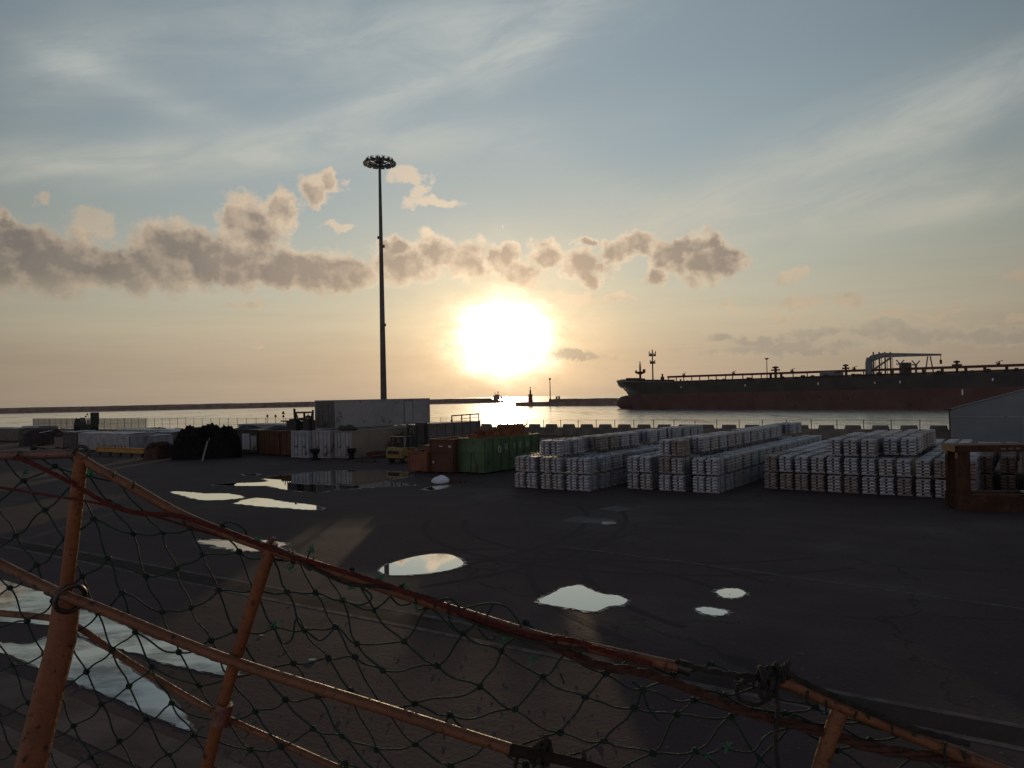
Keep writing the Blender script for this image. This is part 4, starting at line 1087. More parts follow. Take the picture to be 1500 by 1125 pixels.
# yellow beam on trestle feet
p = gp(140, 667); a, b = toab(p); d = ray(210, 667); k = (b+O.dot(B))/(d.x*B.x+d.y*B.y); wd = toab((d.x*k, d.y*k))[0]-a
t = thing('lifting_beam', 'yellow steel lifting beam on short feet in front of the pale bundles', 'beam', ab(a, b), QA)
m_yel = mat('yellow_beam_paint', (.32,.17,.03), (.24,.125,.025), .6, 0, 2, rust=.12, rustscale=3)
q = MB(); q.box(0,wd,0,.34,.42,.50); q.box(0,wd,.14,.20,.50,.86); q.box(0,wd,0,.34,.86,.94); q.box(0,.05,.01,.33,.5,.86); q.box(wd-.05,wd,.01,.33,.5,.86); q.build('beam', m_yel, t)
for i in range(5):
    q = MB(); x = .5+i*(wd-1)/4; q.box(x-.12,x+.12,.02,.32,0,.42); q.build('foot', m_dark, t)
q = MB()
for i in range(9): x = .4+i*(wd-.8)/8*.6; q.tube([(x,.17,.94),(x+.1,.17,1.06+.05*(i % 3)),(x+.3,.17,.96)], .03, 5)
q.build('shackle', m_dark, t)
# dark machine with an upright box and mirrors
def machine():
    p = gp(108, 634); s = p.y/F; hd = math.atan2(-p.x, p.y)
    t = thing('reach_truck', 'dark yard machine with a tall box body standing behind the pale bundles', 'machine', p, hd)
    m = mat('machine_black', (.014,.013,.014), (.009,.009,.009), .6, 0, 1, spec=.4)
    pw = 1.0/ (F*(math.cos(hd)*p.y-p.x*math.sin(hd))/p.y**2)            # metres across the view per pixel
    q = MB(); q.box(0,37*pw,0,2.2,.5,1.6); q.build('chassis', m, t)
    q = MB(); q.box(25*pw,38*pw,.1,2.1,1.6,29*s); q.build('box_body', m, t)
    q = MB(); q.box(0,19*pw,.2,2.0,1.6,20.5*s,.25,.1); cab_ = q.build('cab', m, t)
    q = MB(); q.box(.12*9,17*pw,.17,.2,2.0,3.0); q.build('window', mat('dim_glass', (.03,.035,.034), None, .15, 0, 1, spec=.6), cab_)
    q = MB(); q.box(19.5*pw,24.5*pw,.3,.9,1.6,18*s); q.build('side_guard', mat('olive_panel', (.16,.16,.10), (.11,.11,.075), .6, 0, 3), t)
    for dx, dz in ((20.5,26.5),(18,23.5)):
        q = MB(); q.ball((dx*pw,.4,dz*s), .17, 12, 8, (1,.4,1.1)); q.bar((dx*pw,.4,dz*s), (24*pw,.5,19*s), .04); q.build('mirror', m, t)
    for x in (5*pw, 31*pw):
        for y in (-.05, 1.9):
            q = MB(); q.cyl((x,y,.55), .55, .35, 18, axis='y'); w_ = q.build('wheel', m_binb, t); q = MB(); q.cyl((x,y-.01,.55), .25, .37, 12, axis='y'); q.build('rim', m_dark, w_)
    q = MB(); q.tube([(4*pw,.3,20*s),(4*pw,.3,22.5*s)], .06, 6); q.build('beacon', m, t)
machine()
heap('dark low clutter of bent steel behind the pale bundles', 198, 250, 639, 627.5, mat('dark_clutter', (.02,.016,.016), None, .9, 0, 3), 21, 'scrap_heap', 'scrap metal', 2)

# road signs by the far edge
def sign(px, pyt, kind, label):
    a = onb(px, 51.5); P = ab(a, 51.5); s = P.y/F
    t = thing('road_sign', label, 'sign', P, 0, None); zt = at(px, pyt, P.y).z; m = m_binb
    q = MB(); q.tube([(0,0,0),(0,0,zt)], .05, 6); q.build('pole', m, t)
    q = MB(); w_ = 1.75*s; q.box(-w_, w_, -.07, -.05, zt-4.2*s-(5.3*s if kind else 0), zt-.2-(5.3*s if kind else 0)); q.build('plate', m, t)
    if kind:
        q = MB(); q.prism([(-2.6*s,-.07,zt-5.0*s),(2.6*s,-.07,zt-5.0*s),(0,-.07,zt)], (0,.02,0)); q.build('triangle', m, t)
sign(391.3, 606.5, 0, 'left of two square road signs by the fence')
sign(403.3, 606.5, 0, 'square road sign between the other square one and the triangle')
sign(414.7, 601.5, 1, 'triangular road sign over a square plate by the fence')

# ------------------------------------------------------------------ tent hall at the right
pe = at(1391.5, 600.5, 78); a, b = toab(pe)
t = thing('tent_hall', 'grey fabric storage tent at the right edge with a low pitched roof', 'tent hall', ab(a, b), 0)
t.rotation_euler = (0, 0, QA)
m_tent = mat('grey_tent_fabric', (.135,.15,.16), (.115,.128,.137), .7, 0, .25, spec=.3)
eh = pe.z; W2 = 11.5; rh = eh+W2*.29
q = MB(); q.prism([(0,0,0),(2*W2,0,0),(2*W2,0,eh),(W2,0,rh),(0,0,eh)], (0,.08,0)); q.build('gable', m_tent, t)
q = MB(); q.box(.0,.08,.08,26,0,eh); q.box(2*W2-.08,2*W2,.08,26,0,eh); q.build('side_wall', m_tent, t)
q = MB(); q.prism([(-.3,-.12,eh-.05),(W2,-.12,rh+.02),(2*W2+.3,-.12,eh-.05),(2*W2+.3,-.12,eh+.06),(W2,-.12,rh+.14),(-.3,-.12,eh+.06)], (0,26.3,0)); q.build('roof', m_tent, t)
q = MB(); q.box(.3,2*W2-.3,-.05,0,eh-.75,eh-.65); q.box(6.1,6.2,-.05,0,0,eh-.75); q.build('seam', m_cgrey, t)
q = MB(); q.box(-.12,-.0,-.02,.2,0,eh); q.box(-.45,.15,-.25,-.12,eh-.02,eh+.12); q.build('gutter', m_dark, t)

# rusty steel cradle in front of the piles at the right edge
pf = gp(1405, 748); a, b = toab(pf)
t = thing('steel_cradle', 'big rusty open steel cradle standing at the right edge before the ingot piles', 'cradle', ab(a, b), R(-10))
m_cr = mat('rusty_cradle_steel', (.062,.027,.015), (.036,.018,.011), .85, .1, 1.2, rust=.4, rustscale=1.4, rustc=(.045,.02,.011), bump=.4, bscale=8, spec=.2)
fh = 2.92; fl = 6.2; fd = 1.5; pw = .52
q = MB()
for x in (0, fl-pw):
    for y in (0, fd-.3): q = MB(); q.box(x, x+pw, y, y+.3, .72, fh-.30); q.build('post', m_cr, t)
q = MB(); q.box(-.12,fl+.12,-.05,fd+.05,fh-.30,fh); q.build('top_beam', m_cr, t)
q = MB(); q.box(-.03,fl+.1,-.08,.34,0,.72); q.box(-.03,fl+.1,fd-.34,fd+.08,0,.72); q.box(.0,.42,.34,fd-.34,.05,.66); q.box(fl-.42,fl,.34,fd-.34,.05,.66); q.build('sill', m_cr, t)
q = MB(); q.box(2.9,5.2,.36,.9,.722,.80); q.build('timber', m_wrapt, t)
q = MB()
for i in range(3): q.box(1.75+.3*i,1.95+.3*i,-.075,-.05,fh-.2,fh-.12)
q.build('plate', m_rod, t)
# ------------------------------------------------------------------ bundles of aluminium ingots
def alu(name, c, c2, rough=.5):
    return mat(name, c, c2, rough, .45, 3.5, bump=.25, bscale=14, spec=.5)
ALU = [alu('aluminium_cool', (.33,.335,.37), (.20,.205,.235)), alu('aluminium_plain', (.31,.30,.31), (.19,.18,.19)), alu('aluminium_warm', (.25,.21,.205), (.15,.125,.12), .6)]
ALUB = alu('aluminium_brown', (.13,.085,.072), (.085,.058,.05), .7)
m_strap = mat('steel_strap', (.05,.05,.06), None, .5, .6, 3)
BW, BD, BH, PA, PB, PZ = .74, 1.28, .90, .80, 1.60, .985
def bundle_mesh(m, seed):
    """ten thin layers, laid crosswise in turn: bar ends show on the front in one layer and on the sides in the next"""
    rnd = random.Random(seed); q = MB(); n = 10; lh = (BH-.08)/n
    for k in range(n):
        z0 = .08+k*lh; z1 = z0+lh*.80
        if k % 2 == 0:                              # bars lying front to back, ends on the front face
            for c in range(2):
                x0 = .03+c*(BW-.02)/2+rnd.uniform(-.008,.008); w_ = (BW-.02)/2-.085
                y0 = rnd.uniform(-.012,.012); l_ = BD
                q.box(x0, x0+w_, y0, y0+l_, z0, z1+lh*.16, .03, .012)
        else:                                       # bars lying crosswise, set back from the front
            for d in range(3):
                y0 = .13+d*(BD-.20)/3+rnd.uniform(-.008,.008); l_ = (BD-.20)/3-.09
                x0 = rnd.uniform(-.010,.010)+.05
                q.box(x0, x0+BW-.10, y0, y0+l_, z0, z1, .012, .03)
    for y in (.12, BD/2-.05, BD-.24): q.box(.02,BW-.02,y,y+.12,-.0,.076)        # bearers under the bundle
    return q.mesh('ingot_bundle', m)
MESH = [[bundle_mesh(m, 10*i+j) for j in range(3)] for i, m in enumerate(ALU+[ALUB])]
def strap_mesh():
    q = MB(); t_ = .012
    for y in (.30, .96):
        q.box(-t_-.004,-.004,y,y+.035,.06,BH+.06); q.box(BW+.004,BW+.004+t_,y,y+.035,.06,BH+.06); q.box(-t_-.004,BW+.004+t_,y,y+.035,BH+.062,BH+.062+t_)
    return q.mesh('strap', m_strap)
STRAP = strap_mesh()
rnd = random.Random(21)
items = []      # a, b, tier, pile, column, row, brown
def pile(name, a0, b0, cols, rows, top, gapr=0.0, brown=False, slope=0.0):
    """cols: list of a offsets; rows: rows per column; top: {column: (first row, last row)} for the third tier"""
    nc = len(cols)
    for ci, ao in enumerate(cols):
        nr = rows[ci] if isinstance(rows, list) else rows
        for r in range(nr):
            has3 = ci in top and top[ci][0] <= r <= top[ci][1] and (rnd.random() > gapr or r == top[ci][0])
            front, right = r == 0, ci == nc-1 or (ci+1 < nc and cols[ci+1]-ao > 1.2)
            left3 = has3
            bb = b0 + r*PB + slope*(ao)
            if front or right: items.append((a0+ao, bb, 0, name, ci, r, brown))
            items.append((a0+ao, bb, 1, name, ci, r, brown)) if (front or right or not has3 or r == 0) else None
            if has3: items.append((a0+ao, bb, 2, name, ci, r, brown))
p1 = [0,.80,1.80,2.60,3.60,4.40]
pile('left pile', 0, 0, p1, [9,9,15,15,15,15], {2:(0,14),3:(0,14)}, .13)
p2 = [0,.80,1.98,2.78,3.96,4.76]
pile('middle pile', 6.43, 2.15, p2, [14,14,17,17,16,16], {2:(0,16),3:(0,16)}, .13)
p3 = [.855*i for i in range(11)]
pile('right pile', 13.42, 5.4, p3, [12]*11, {4:(0,4),5:(0,6),6:(0,6),7:(1,7),8:(1,7)}, .06, slope=-.035)
a4, b4 = toab(gp(1433, 719.5))
pile('far right pile', a4, b4, [0,1.0,2.0,3.0], 8, {}, 0, True)
# a few columns standing between the right pile and the far right one
a5, b5 = toab(gp(1366, 729))
pile('narrow row', a5+.05, b5+.2, [.0, 1.15], 10, {}, 0)
items = [i for i in items if i is not None]
def dist(i): return (ab(i[0], i[1], i[2]*PZ)-EYE).length
items.sort(key=dist)
ORD = ['first','second','third','fourth','fifth','sixth','seventh','eighth','ninth','tenth','eleventh']
TIER = ['bottom','middle','top']
PL = {'left pile':'pile beside green skip','middle pile':'middle pile','right pile':'wide right pile','far right pile':'brown pile behind cradle','narrow row':'narrow row beside cradle'}
stuffv = MB()
for n, (a, b, tr, nm, ci, r, br) in enumerate(items):
    if br: ms = MESH[3][rnd.randrange(3)]
    else:
        w_ = [.55,.3,.15] if tr > 0 or nm != 'right pile' else [.25,.35,.40]
        ms = MESH[rnd.choices([0,1,2], w_)[0]][rnd.randrange(3)]
    P = ab(a+rnd.uniform(-.03,.03), b+rnd.uniform(-.09,.09)*(1 if r else .3), tr*PZ+.002); rz = QA+rnd.uniform(-.028,.028)
    if n < 300:
        o = bpy.data.objects.new('ingot_bundle', ms); col.objects.link(o); o.location = P; o.rotation_euler = (0,0,rz)
        nc = {'left pile':6,'middle pile':6,'right pile':11,'far right pile':4,'narrow row':2}[nm]
        if r == 0: lab = '%s-tier ingot bundle, front row, %s from left, %s' % (TIER[tr], ORD[ci], PL[nm])
        elif ci == nc-1 and tr < 2: lab = '%s-tier ingot bundle on the right-hand side of %s behind its front row' % (TIER[tr], PL[nm])
        else: lab = '%s-tier ingot bundle behind the front row of %s' % (TIER[tr], PL[nm])
        tag(o, lab, 'ingot bundle', 'aluminium ingot bundles in '+PL[nm])
        if r < 2:
            s_ = bpy.data.objects.new('strap', STRAP); col.objects.link(s_); s_.parent = o
    else:
        me = ms; Mx = Matrix.Translation(P) @ Matrix.Rotation(rz, 4, 'Z')
        stuffv.add([Mx @ v.co for v in me.vertices], [tuple(p.vertices) for p in me.polygons])
if stuffv.v:
    o = stuffv.build('ingot_bundles', ALU[0]); tag(o, 'mass of farther ingot bundles reaching back behind the nearer ones', 'ingot bundles', None, 'stuff')
# ------------------------------------------------------------------ the gangway rail in front of the camera
def dY(px): return float(np.interp(px, [-200,120,395,750,1160,1480,1700], [2.18,2.0,1.9,1.75,1.6,1.48,1.4]))
def P3(px, py, off=0.0): return at(px, py, dY(px)+off)
def curve(pts, n=10):
    """Catmull-Rom through 3-D points"""
    pts = [Vector(p) for p in pts]; res = []
    for i in range(len(pts)-1):
        p0, p1, p2, p3 = pts[max(i-1,0)], pts[i], pts[i+1], pts[min(i+2,len(pts)-1)]
        for k in range(n):
            t = k/n; res.append((p1*2+(p2-p0)*t+(p0*2-p1*5+p2*4-p3)*t*t+(-p0+p1*3-p2*3+p3)*t**3)*.5)
    res.append(pts[-1]); return res
m_rail = mat('rusty_orange_rail', (.135,.046,.015), (.095,.033,.012), .46, 0, 14, rust=.16, rustscale=42, rustc=(.05,.02,.010), bump=.35, bscale=70, spec=.32)
m_post = mat('rusty_orange_post', (.155,.046,.013), (.11,.033,.011), .5, 0, 10, rust=.15, rustscale=36, rustc=(.05,.019,.009), bump=.35, bscale=60, spec=.25)
m_railr = mat('red_brown_rail', (.095,.022,.012), (.065,.017,.010), .48, 0, 12, rust=.2, rustscale=30, rustc=(.05,.022,.014), bump=.3, bscale=60, spec=.5)
gw = thing('gangway_railing', 'rusty orange gangway railing of thin pipes crossing the foreground', 'railing', P3(100, 1125))
off = -gw.location
def gadd(q, name, m, smooth=True):
    q.v = [tuple(Vector(v)+off) for v in q.v]; return q.build(name, m, gw, smooth)
px1 = 1/F
q = MB(); q.tube(curve([P3(-90,668,.01), P3(0,667,.01), P3(60,666,.005), P3(112,664)]), .0125, 12); gadd(q, 'top_rail', m_railr)
TOP = [(112,668),(150,690),(190,711),(260,751),(330,781),(400,806),(500,841),(600,874),(700,905),(800,935),(880,952),(1003,979)]
q = MB(); q.tube(curve([P3(x,y) for x,y in TOP]), .0118, 12); gadd(q, 'top_rail', m_rail)
q = MB(); q.tube(curve([P3(1128,1000),P3(1160,1003),P3(1230,1034),P3(1300,1062),P3(1400,1103),P3(1520,1150)]), .0135, 12); gadd(q, 'top_rail', m_rail)
q = MB(); q.tube(curve([P3(-90,780,.0),P3(0,826),P3(60,856),P3(104,876,-.03),P3(150,893,-.03),P3(330,965,-.03),P3(550,1035,-.03),P3(756,1100,-.02)]), .0130, 12); gadd(q, 'middle_rail', m_rail)
q = MB(); q.tube(curve([P3(748,1098,-.02),P3(800,1108,-.02),P3(860,1122,-.02),P3(950,1152,-.02)]), [.0138]*10+[.0115]*21, 12); gadd(q, 'wrapped_end', mat('tarry_wrapping', (.03,.017,.012), (.018,.011,.009), .85, 0, 30, bump=.9, bscale=90, spec=.15))
q = MB(); q.tube(curve([P3(-90,888,.05),P3(0,898,.05),P3(78,906,.05),P3(118,921,.05),P3(190,970,.05),P3(310,1041,.03),P3(420,1092,.03),P3(520,1136,.03),P3(600,1170,.03)]), .0088, 10); gadd(q, 'lower_rail', m_rail)
q = MB(); q.tube([P3(119,668,.0), P3(108,770), P3(96,870)], .0172, 14); po = gadd(q, 'post', m_post)
q = MB(); q.tube([P3(98,880), P3(90,940,-.03), P3(72,1010,-.10), P3(46,1120,-.22), P3(28,1200,-.30)], [.0325,.034,.0345,.0345,.0345], 16); gadd(q, 'post_socket', m_post)
q = MB(); q.tube([P3(399,795,.0), P3(372,880), P3(345,965), P3(318,1060,.0), P3(300,1135,.0), P3(280,1210)], [.0150,.0150,.0150,.0155,.0160,.0160], 14); gadd(q, 'post', m_post)
q = MB(); q.tube([P3(330,1030), P3(322,1062)], .0205, 14); gadd(q, 'collar', m_railr)
q = MB(); q.tube([P3(393,800), P3(401,787)], .006, 8); gadd(q, 'pin', m_railr)
q = MB(); q.tube([P3(1231,1040), P3(1212,1090), P3(1186,1180)], .0165, 14); gadd(q, 'post', m_rail)
m_ring = mat('dark_ring_steel', (.035,.024,.02), (.02,.015,.014), .4, .5, 20, spec=.5)
def ring(c, R_, r_, nv, name='ring'):
    c = Vector(c); nv = Vector(nv).normalized(); x = nv.cross(Vector((0,0,1))).normalized(); z = x.cross(nv); q = MB()
    q.tube([c+(x*math.cos(2*math.pi*i/26)+z*math.sin(2*math.pi*i/26))*R_ for i in range(26)], r_, 8, closed=True); return gadd(q, name, m_ring)
ring(P3(103,877,-.03), .0355, .0065, (.75,-.62,-.25))
ring(P3(118,664,-.0), .0185, .0045, (.55,-.8,-.1))
q = MB(); q.tube([P3(994,975,-.0), P3(1012,981,-.0)], .0148, 12); gadd(q, 'end_cap', m_ring)

# ropes
m_rope = mat('red_rope', (.105,.016,.010), (.06,.011,.008), .75, 0, 40, bump=.8, bscale=140, spec=.2)
m_rope2 = mat('dark_rope', (.035,.03,.024), (.018,.016,.014), .85, 0, 40, bump=.8, bscale=120, spec=.2)
def rope(label, pts, r, m, twist=True, name='rope'):
    c = curve(pts, 14); q = MB()
    if twist:                                   # three strands laid round each other
        L = 0; acc = [0]
        for p, s_ in zip(c, c[1:]): L += (s_-p).length; acc.append(L)
        for k in range(3):
            st = []
            for i, p in enumerate(c):
                d = (c[min(i+1,len(c)-1)]-c[max(i-1,0)]).normalized(); x = d.cross(Vector((0,0,1))).normalized(); z = x.cross(d)
                a_ = acc[i]/(r*9)*2*math.pi/1.6+k*2.094; st.append(p+(x*math.cos(a_)+z*math.sin(a_))*r*.52)
            q.tube(st, r*.56, 6)
    else: q.tube(c, r, 8)
    o = q.build(name, m, None, True); return tag(o, label, 'rope')
rope('thick red rope crossing the first post and running along the top rail', [P3(20,671,-.02),P3(40,676,-.02),P3(100,705,-.03),P3(160,739,-.03),P3(205,752,-.03),P3(262,756,-.025),P3(330,778,-.022),P3(420,812,-.02),P3(520,842,-.02),P3(620,876,-.022),P3(700,906,-.02),P3(780,931,-.02),P3(830,936,-.02),P3(880,951,-.02),P3(955,973,-.02)], .0062, m_rope)
rope('thin red-brown cord crossing the first post under the red rope', [P3(-40,708,-.01),P3(0,714,-.01),P3(80,727,-.025),P3(120,733,-.03),P3(165,742,-.025),P3(225,756,-.0),P3(265,768,.0),P3(330,789,.01)], .0032, m_rope, False)
rope('dark cord wound along the top rail in the middle of the picture', [P3(400,800,-.02),P3(500,852,-.02),P3(560,860,-.02),P3(640,880,-.018),P3(700,915,-.018),P3(800,944,-.02),P3(860,953,-.02)], .0042, m_rope2, False)
rope('bundle of brown ropes hanging below the top rail at the right', [P3(795,938,.0),P3(870,972,.0),P3(940,985,.0),P3(1000,1005,.0),P3(1090,1042,.0),P3(1180,1065,.0),P3(1280,1095,.0),P3(1380,1112,.0),P3(1470,1132,.0)], .0105, mat('brown_rope', (.075,.03,.02), (.04,.018,.014), .85, 0, 40, bump=.8, bscale=120, spec=.2))
rope('black rope stretched over the gap of the top rail', [P3(990,968,-.01),P3(1040,983,-.01),P3(1095,990,-.01),P3(1130,990,-.01),P3(1150,985,-.01),P3(1185,1003,-.01),P3(1240,1028,-.015),P3(1330,1065,-.02),P3(1420,1090,-.01)], .0062, m_rope2)
# lashings
def lashing(label, px, py, R_, n, seed, tails):
    rnd = random.Random(seed); c = P3(px, py, -.01); q = MB()
    for i in range(n):
        a0 = rnd.uniform(0, 6.28); ax = Vector((rnd.uniform(-.4,.4)+1, rnd.uniform(-.5,.5), rnd.uniform(-.5,.5))).normalized()
        x = ax.cross(Vector((0,0,1))).normalized(); z = x.cross(ax); o_ = c+ax*rnd.uniform(-R_*1.1,R_*1.1)
        r_ = R_*rnd.uniform(.55,1.0); q.tube([o_+(x*math.cos(a0+k*.55)+z*math.sin(a0+k*.55))*r_+ax*(k*.0015) for k in range(13)], rnd.uniform(.0035,.0055), 6)
    for pts in tails: q.tube(curve([P3(x, y, -.015) for x, y in pts], 8), .005, 6)
    o = q.build('rope_lashing', m_rope2, None, True); return tag(o, label, 'lashing')
lashing('black rope lashing with loops on the top rail near the right end of the picture', 1125, 993, .024, 9, 1,
        [[(1110,992),(1083,1002),(1082,1022),(1098,1030),(1112,1031),(1124,1020),(1120,1000)], [(1118,995),(1112,1010),(1120,1026),(1135,1014),(1130,998)], [(1140,992),(1150,980),(1157,969)], [(1146,990),(1152,975),(1149,972)], [(1135,1000),(1139,1040),(1136,1090),(1143,1150)]])
lashing('dark rope lashing on the end of the middle rail at the bottom', 783, 1104, .022, 8, 2, [[(790,1100),(800,1090),(799,1076)], [(795,1098),(788,1090),(800,1083)], [(760,1103),(755,1125),(768,1150)], [(790,1112),(800,1130),(795,1150)]])
lashing('small reddish rope lashing low at the bottom right of the middle rail', 853, 1124, .014, 5, 3, [[(850,1120),(856,1108),(852,1100)]])

# ------------------------------------------------------------------ the green safety net
K = {(-1,-3):(66,747),(-1,-2):(112,706),(-1,-4):(23,784),(-2,-4):(-5,735),(-2,-3):(35,704),(-1,-5):(-25,808),(-1,-1):(160,735),(-1,0):(212,752),
 (0,-5):(15,861),(0,-4):(54,827),(0,-3):(96,789),(0,-2):(137.5,760),(0,-1):(195,781),(0,0):(238,780),(0,-6):(-30,890),
 (1,-6):(-14,918),(1,-5):(40,910),(1,-4):(78,880),(1,-3):(121,844),(1,-2):(158,817),(1,-1):(214,844),(1,0):(259,833),(1,1):(297,812),(1,2):(350,808),(1,3):(400,819),
 (2,-6):(19,974),(2,-5):(65,958),(2,-4):(102,934),(2,-3):(144,899),(2,-2):(179,868),(2,-1):(238,897),(2,0):(280,890),(2,1):(320,865),(2,2):(372,864),(2,3):(421,867),(2,4):(462,868),(2,5):(501.5,879),(2,6):(548,893),
 (3,-6):(42,1029),(3,-5):(85,1010),(3,-4):(127,984),(3,-3):(165,951),(3,-2):(198,926),(3,-1):(262,955),(3,0):(309,938),(3,1):(345,924),(3,2):(402,919),(3,3):(446,923),(3,4):(492,918),(3,5):(523,943),(3,6):(592,939.5),(3,7):(628,888),
 (4,-6):(19+45,1085),(4,-5):(108,1063),(4,-4):(149,1031),(4,-3):(189,1005),(4,-2):(223,977),(4,-1):(292,1004),(4,0):(338,992),(4,1):(381,977),(4,2):(430,972),(4,3):(481,964),(4,4):(520,962),(4,5):(561,982),(4,6):(641,975),(4,7):(678,928),(4,8):(722,886),
 (5,-5):(134,1109),(5,-4):(175,1086),(5,-3):(215,1053),(5,-2):(252,1030),(5,-1):(330,1056),(5,0):(374,1042),(5,1):(418,1025),(5,2):(466,1020),(5,3):(514,1012),(5,4):(560,1035),(5,5):(608,1031),(5,6):(703,1006),(5,7):(734,953),(5,8):(770,912),
 (6,-4):(205,1130),(6,-3):(247,1105),(6,-2):(284,1077),(6,-1):(367,1098),(6,0):(411,1094),(6,1):(459,1067),(6,2):(501,1078),(6,3):(552,1098),(6,4):(608,1090),(6,5):(659,1047),(6,6):(754,1039),(6,7):(795,991),(6,8):(830,955),
 (7,-2):(318,1128),(7,-1):(405,1150),(7,0):(450,1140),(7,1):(506,1118),(7,3):(600,1142),(7,4):(660,1122),(7,5):(715,1085),(7,6):(821,1073),(7,7):(857,1021),(7,8):(887,987),(7,9):(930,962),
 (8,4):(712,1150),(8,5):(770,1120),(8,6):(885,1085),(8,7):(929,1037),(8,8):(942,1010),(8,9):(985,988),
 (9,5):(830,1150),(9,6):(957,1103),(9,7):(991,1046),(9,8):(1015,1025),(9,9):(1060,1018),(10,6):(1019,1100),(10,7):(1071,1050),(10,8):(1100,1040),(10,9):(1150,1045),
 (11,6):(1090,1140),(11,7):(1113,1111),(11,8):(1163,1054),(11,9):(1215,1060),(12,7):(1165,1150),(12,8):(1225,1098),(12,9):(1275,1085),(13,8):(1290,1135),(13,9):(1340,1106)}
keys = np.array(list(K.keys()), float); vals = np.array(list(K.values()), float)
def tps(a, b):
    r2 = ((a[:,None,:]-b[None,:,:])**2).sum(2); return np.where(r2 > 0, .5*r2*np.log(r2+1e-12), 0)
n = len(keys); Am = np.zeros((n+3, n+3)); Am[:n,:n] = tps(keys, keys)+np.eye(n)*.02; Pm = np.c_[np.ones(n), keys]; Am[:n,n:] = Pm; Am[n:,:n] = Pm.T
W_ = np.linalg.solve(Am, np.r_[vals, np.zeros((3,2))])
def knot(i, j):
    if (i, j) in K: return K[(i, j)]
    p = np.array([[i, j]], float); r_ = tps(p, keys) @ W_[:n] + np.c_[np.ones(1), p] @ W_[n:]; return tuple(r_[0])
def toprail_y(px):
    xs = [-90,112]+[p[0] for p in TOP[1:]]+[1130,1230,1300,1400,1520]; ys = [668,668]+[p[1] for p in TOP[1:]]+[1002,1034,1062,1103,1150]
    return float(np.interp(px, xs, ys))
m_net = mat('green_net_twine', (.010,.026,.017), (.006,.015,.011), .75, 0, 30, bump=.5, bscale=200, spec=.3)
net = thing('safety_net', 'dark green diamond mesh safety net hung on the gangway railing', 'net', P3(400, 1000, .02))
noff = -net.location
rnd = random.Random(33); knots = MB(); tw = MB()
KN = {}
for i in range(-4, 16):
    for j in range(-9, 11):
        x, y = knot(i, j)
        if -120 < x < 1420 and y < 1240 and y > toprail_y(x)-16:
            KN[(i, j)] = P3(x, y, .022+.012*math.sin(i*1.7+j*2.3))
def strand(p, q_):
    L = (q_-p).length
    if L > .32: return
    s1, s2 = 0, -rnd.uniform(.01,.10)*L
    d = (q_-p).normalized(); x = d.cross(Vector((0,1,0))).normalized(); pts = []
    w1 = rnd.choice((-1, 1))*rnd.uniform(.005,.045)*L
    for k in range(9):
        t = k/8; pts.append(p.lerp(q_, t)+Vector((0,0,s2))*math.sin(math.pi*t)+x*w1*math.sin(2*math.pi*t))
    tw.tube(pts, .0023, 6)
for (i, j), p in KN.items():
    for (di, dj) in ((1,0),(0,1)):
        if (i+di, j+dj) in KN: strand(p, KN[(i+di, j+dj)])
    for k in range(3):                          # a knot: a few tight turns of twine
        ax = Vector((rnd.uniform(-1,1),rnd.uniform(-1,1),rnd.uniform(-1,1))).normalized(); x = ax.cross(Vector((.3,.2,1))).normalized(); z = x.cross(ax)
        tw.tube([p+(x*math.cos(a_*.9)*1.25+z*math.sin(a_*.9))*.0052+ax*(a_-3)*.0009 for a_ in range(8)], .0030, 5)
# hangers: from the upper knots over the rail
up_ = [(i,j) for (i,j) in KN if (i-1,j) not in KN or (i,j+1) not in KN]
for (i, j) in up_:
    p = KN[(i,j)]; x, y = knot(i, j); ry = toprail_y(x)
    if 0 < y-ry < 75:
        for s_ in (-1, 1):
            tx = x+s_*rnd.uniform(8,26); e = P3(tx, toprail_y(tx)-rnd.uniform(-3,6), -.016)
            tw.tube(curve([p, p.lerp(e,.5)+Vector((s_*.01,0,-rnd.uniform(.0,.02))), e, P3(tx+3, toprail_y(tx)-9, .012)], 6), .0023, 6)
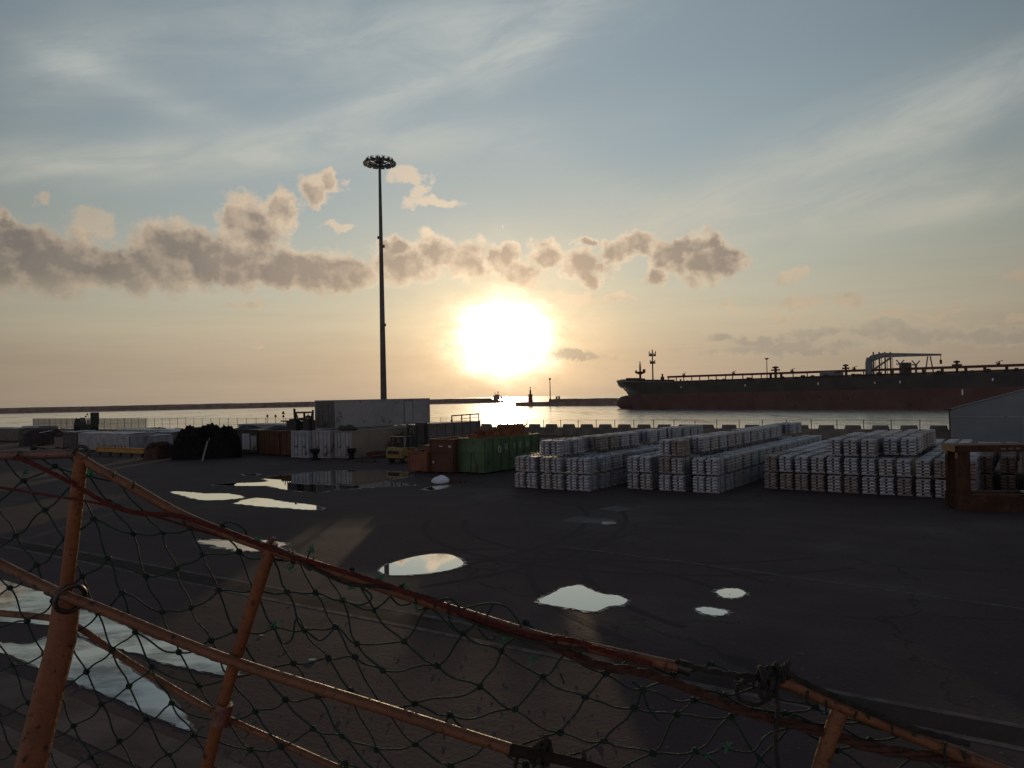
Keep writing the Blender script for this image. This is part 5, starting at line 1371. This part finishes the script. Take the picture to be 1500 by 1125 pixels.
# loops of slack twine on the rail
for pts in ([(320,778),(330,766),(345,767),(358,776),(361,784)], [(640,880),(660,877),(672,888),(676,892),(700,886),(722,884),(740,888),(756,905),(765,920)], [(722,886),(712,905)], [(676,892),(690,910),(715,918)], [(500,842),(540,868),(542,880),(525,886),(503,880)], [(572,874),(585,886),(602,884)],
            [(446,922),(438,905),(432,912),(428,935),(415,942),(402,921)], [(449,925),(470,938),(490,920)], [(700,920),(712,934),(722,936),(726,932)], [(925,998),(940,1010),(950,1038),(967,1057)], [(912,958),(930,957),(944,964),(948,975)], [(820,985),(826,1000),(824,998)], [(1056,1095),(1100,1102),(1120,1080),(1140,1070),(1180,1064)], [(1035,1106),(1052,1100)]):
    tw.tube(curve([P3(x, y, -.004) for x, y in pts], 8), .0023, 6)
tw.v = [tuple(Vector(v)+noff) for v in tw.v]; tw.build('mesh', m_net, net, True)

m_tuft = mat('bright_green_twine', (.025,.15,.065), (.015,.085,.045), .6, 0, 30, spec=.4)
def tuft(px, py, r_, seed):
    rnd = random.Random(seed); q = MB(); c = P3(px, py, -.012)
    for k in range(16):
        p = c+Vector((rnd.gauss(0,.3),rnd.gauss(0,.3),rnd.gauss(0,.3)))*r_; d = Vector((rnd.uniform(-1,1),rnd.uniform(-1,1),rnd.uniform(-1,1))).normalized()*r_
        q.tube([p, p+d*.6+Vector((0,0,rnd.uniform(-.3,.3)*r_)), p+d*1.1], .0011, 4)
    q.v = [tuple(Vector(v)+noff) for v in q.v]; o = q.build('loose_end', m_tuft, net); o['label'] = 'frayed bright green twine end'
for k, (x, y, r_) in enumerate(((37,692,.010),(131,693,.010),(343,785,.010),(379,791,.008),(457,804,.010),(425,832,.010),(515,860,.010),(557,846,.010),(595,864,.016),(610,888,.008),(739,938,.010),(781,966,.010),(403,914,.008),(1066,1094,.009),(1036,1108,.006))): tuft(x, y, r_, k)
# twine stub necks that lift the bright ends off the rail
q = MB()
for pts in ([(452,822),(451,815),(456,806)], [(431,820),(430,828),(426,832)], [(401,809),(398,800),(400,791)]): q.tube(curve([P3(x, y, -.013) for x, y in pts], 6), .002, 6)
q.v = [tuple(Vector(v)+noff) for v in q.v]; q.build('stub', m_net, net, True)
# frayed mesh scraps of light litter on the asphalt below
for k, (px, py, s_, lab) in enumerate(((457,967,.10,'small white scrap of litter lying on the asphalt left of the others'),(383,931,.07,'thin curl of pale litter near the second post'),(891,767.5,.35,'white litter lying on the asphalt patch'))):
    p = gp(px, py, .01); q = MB(); rn = random.Random(k); q.prism([p*0+Vector((rn.uniform(.6,1)*s_*math.cos(a_), rn.uniform(.3,.6)*s_*math.sin(a_), 0)) for a_ in (0,.9,1.9,2.8,3.9,5.2)], (.02*s_,0,.22*s_))
    o = q.build('litter', m_let, None, False, p); tag(o, lab, 'litter')
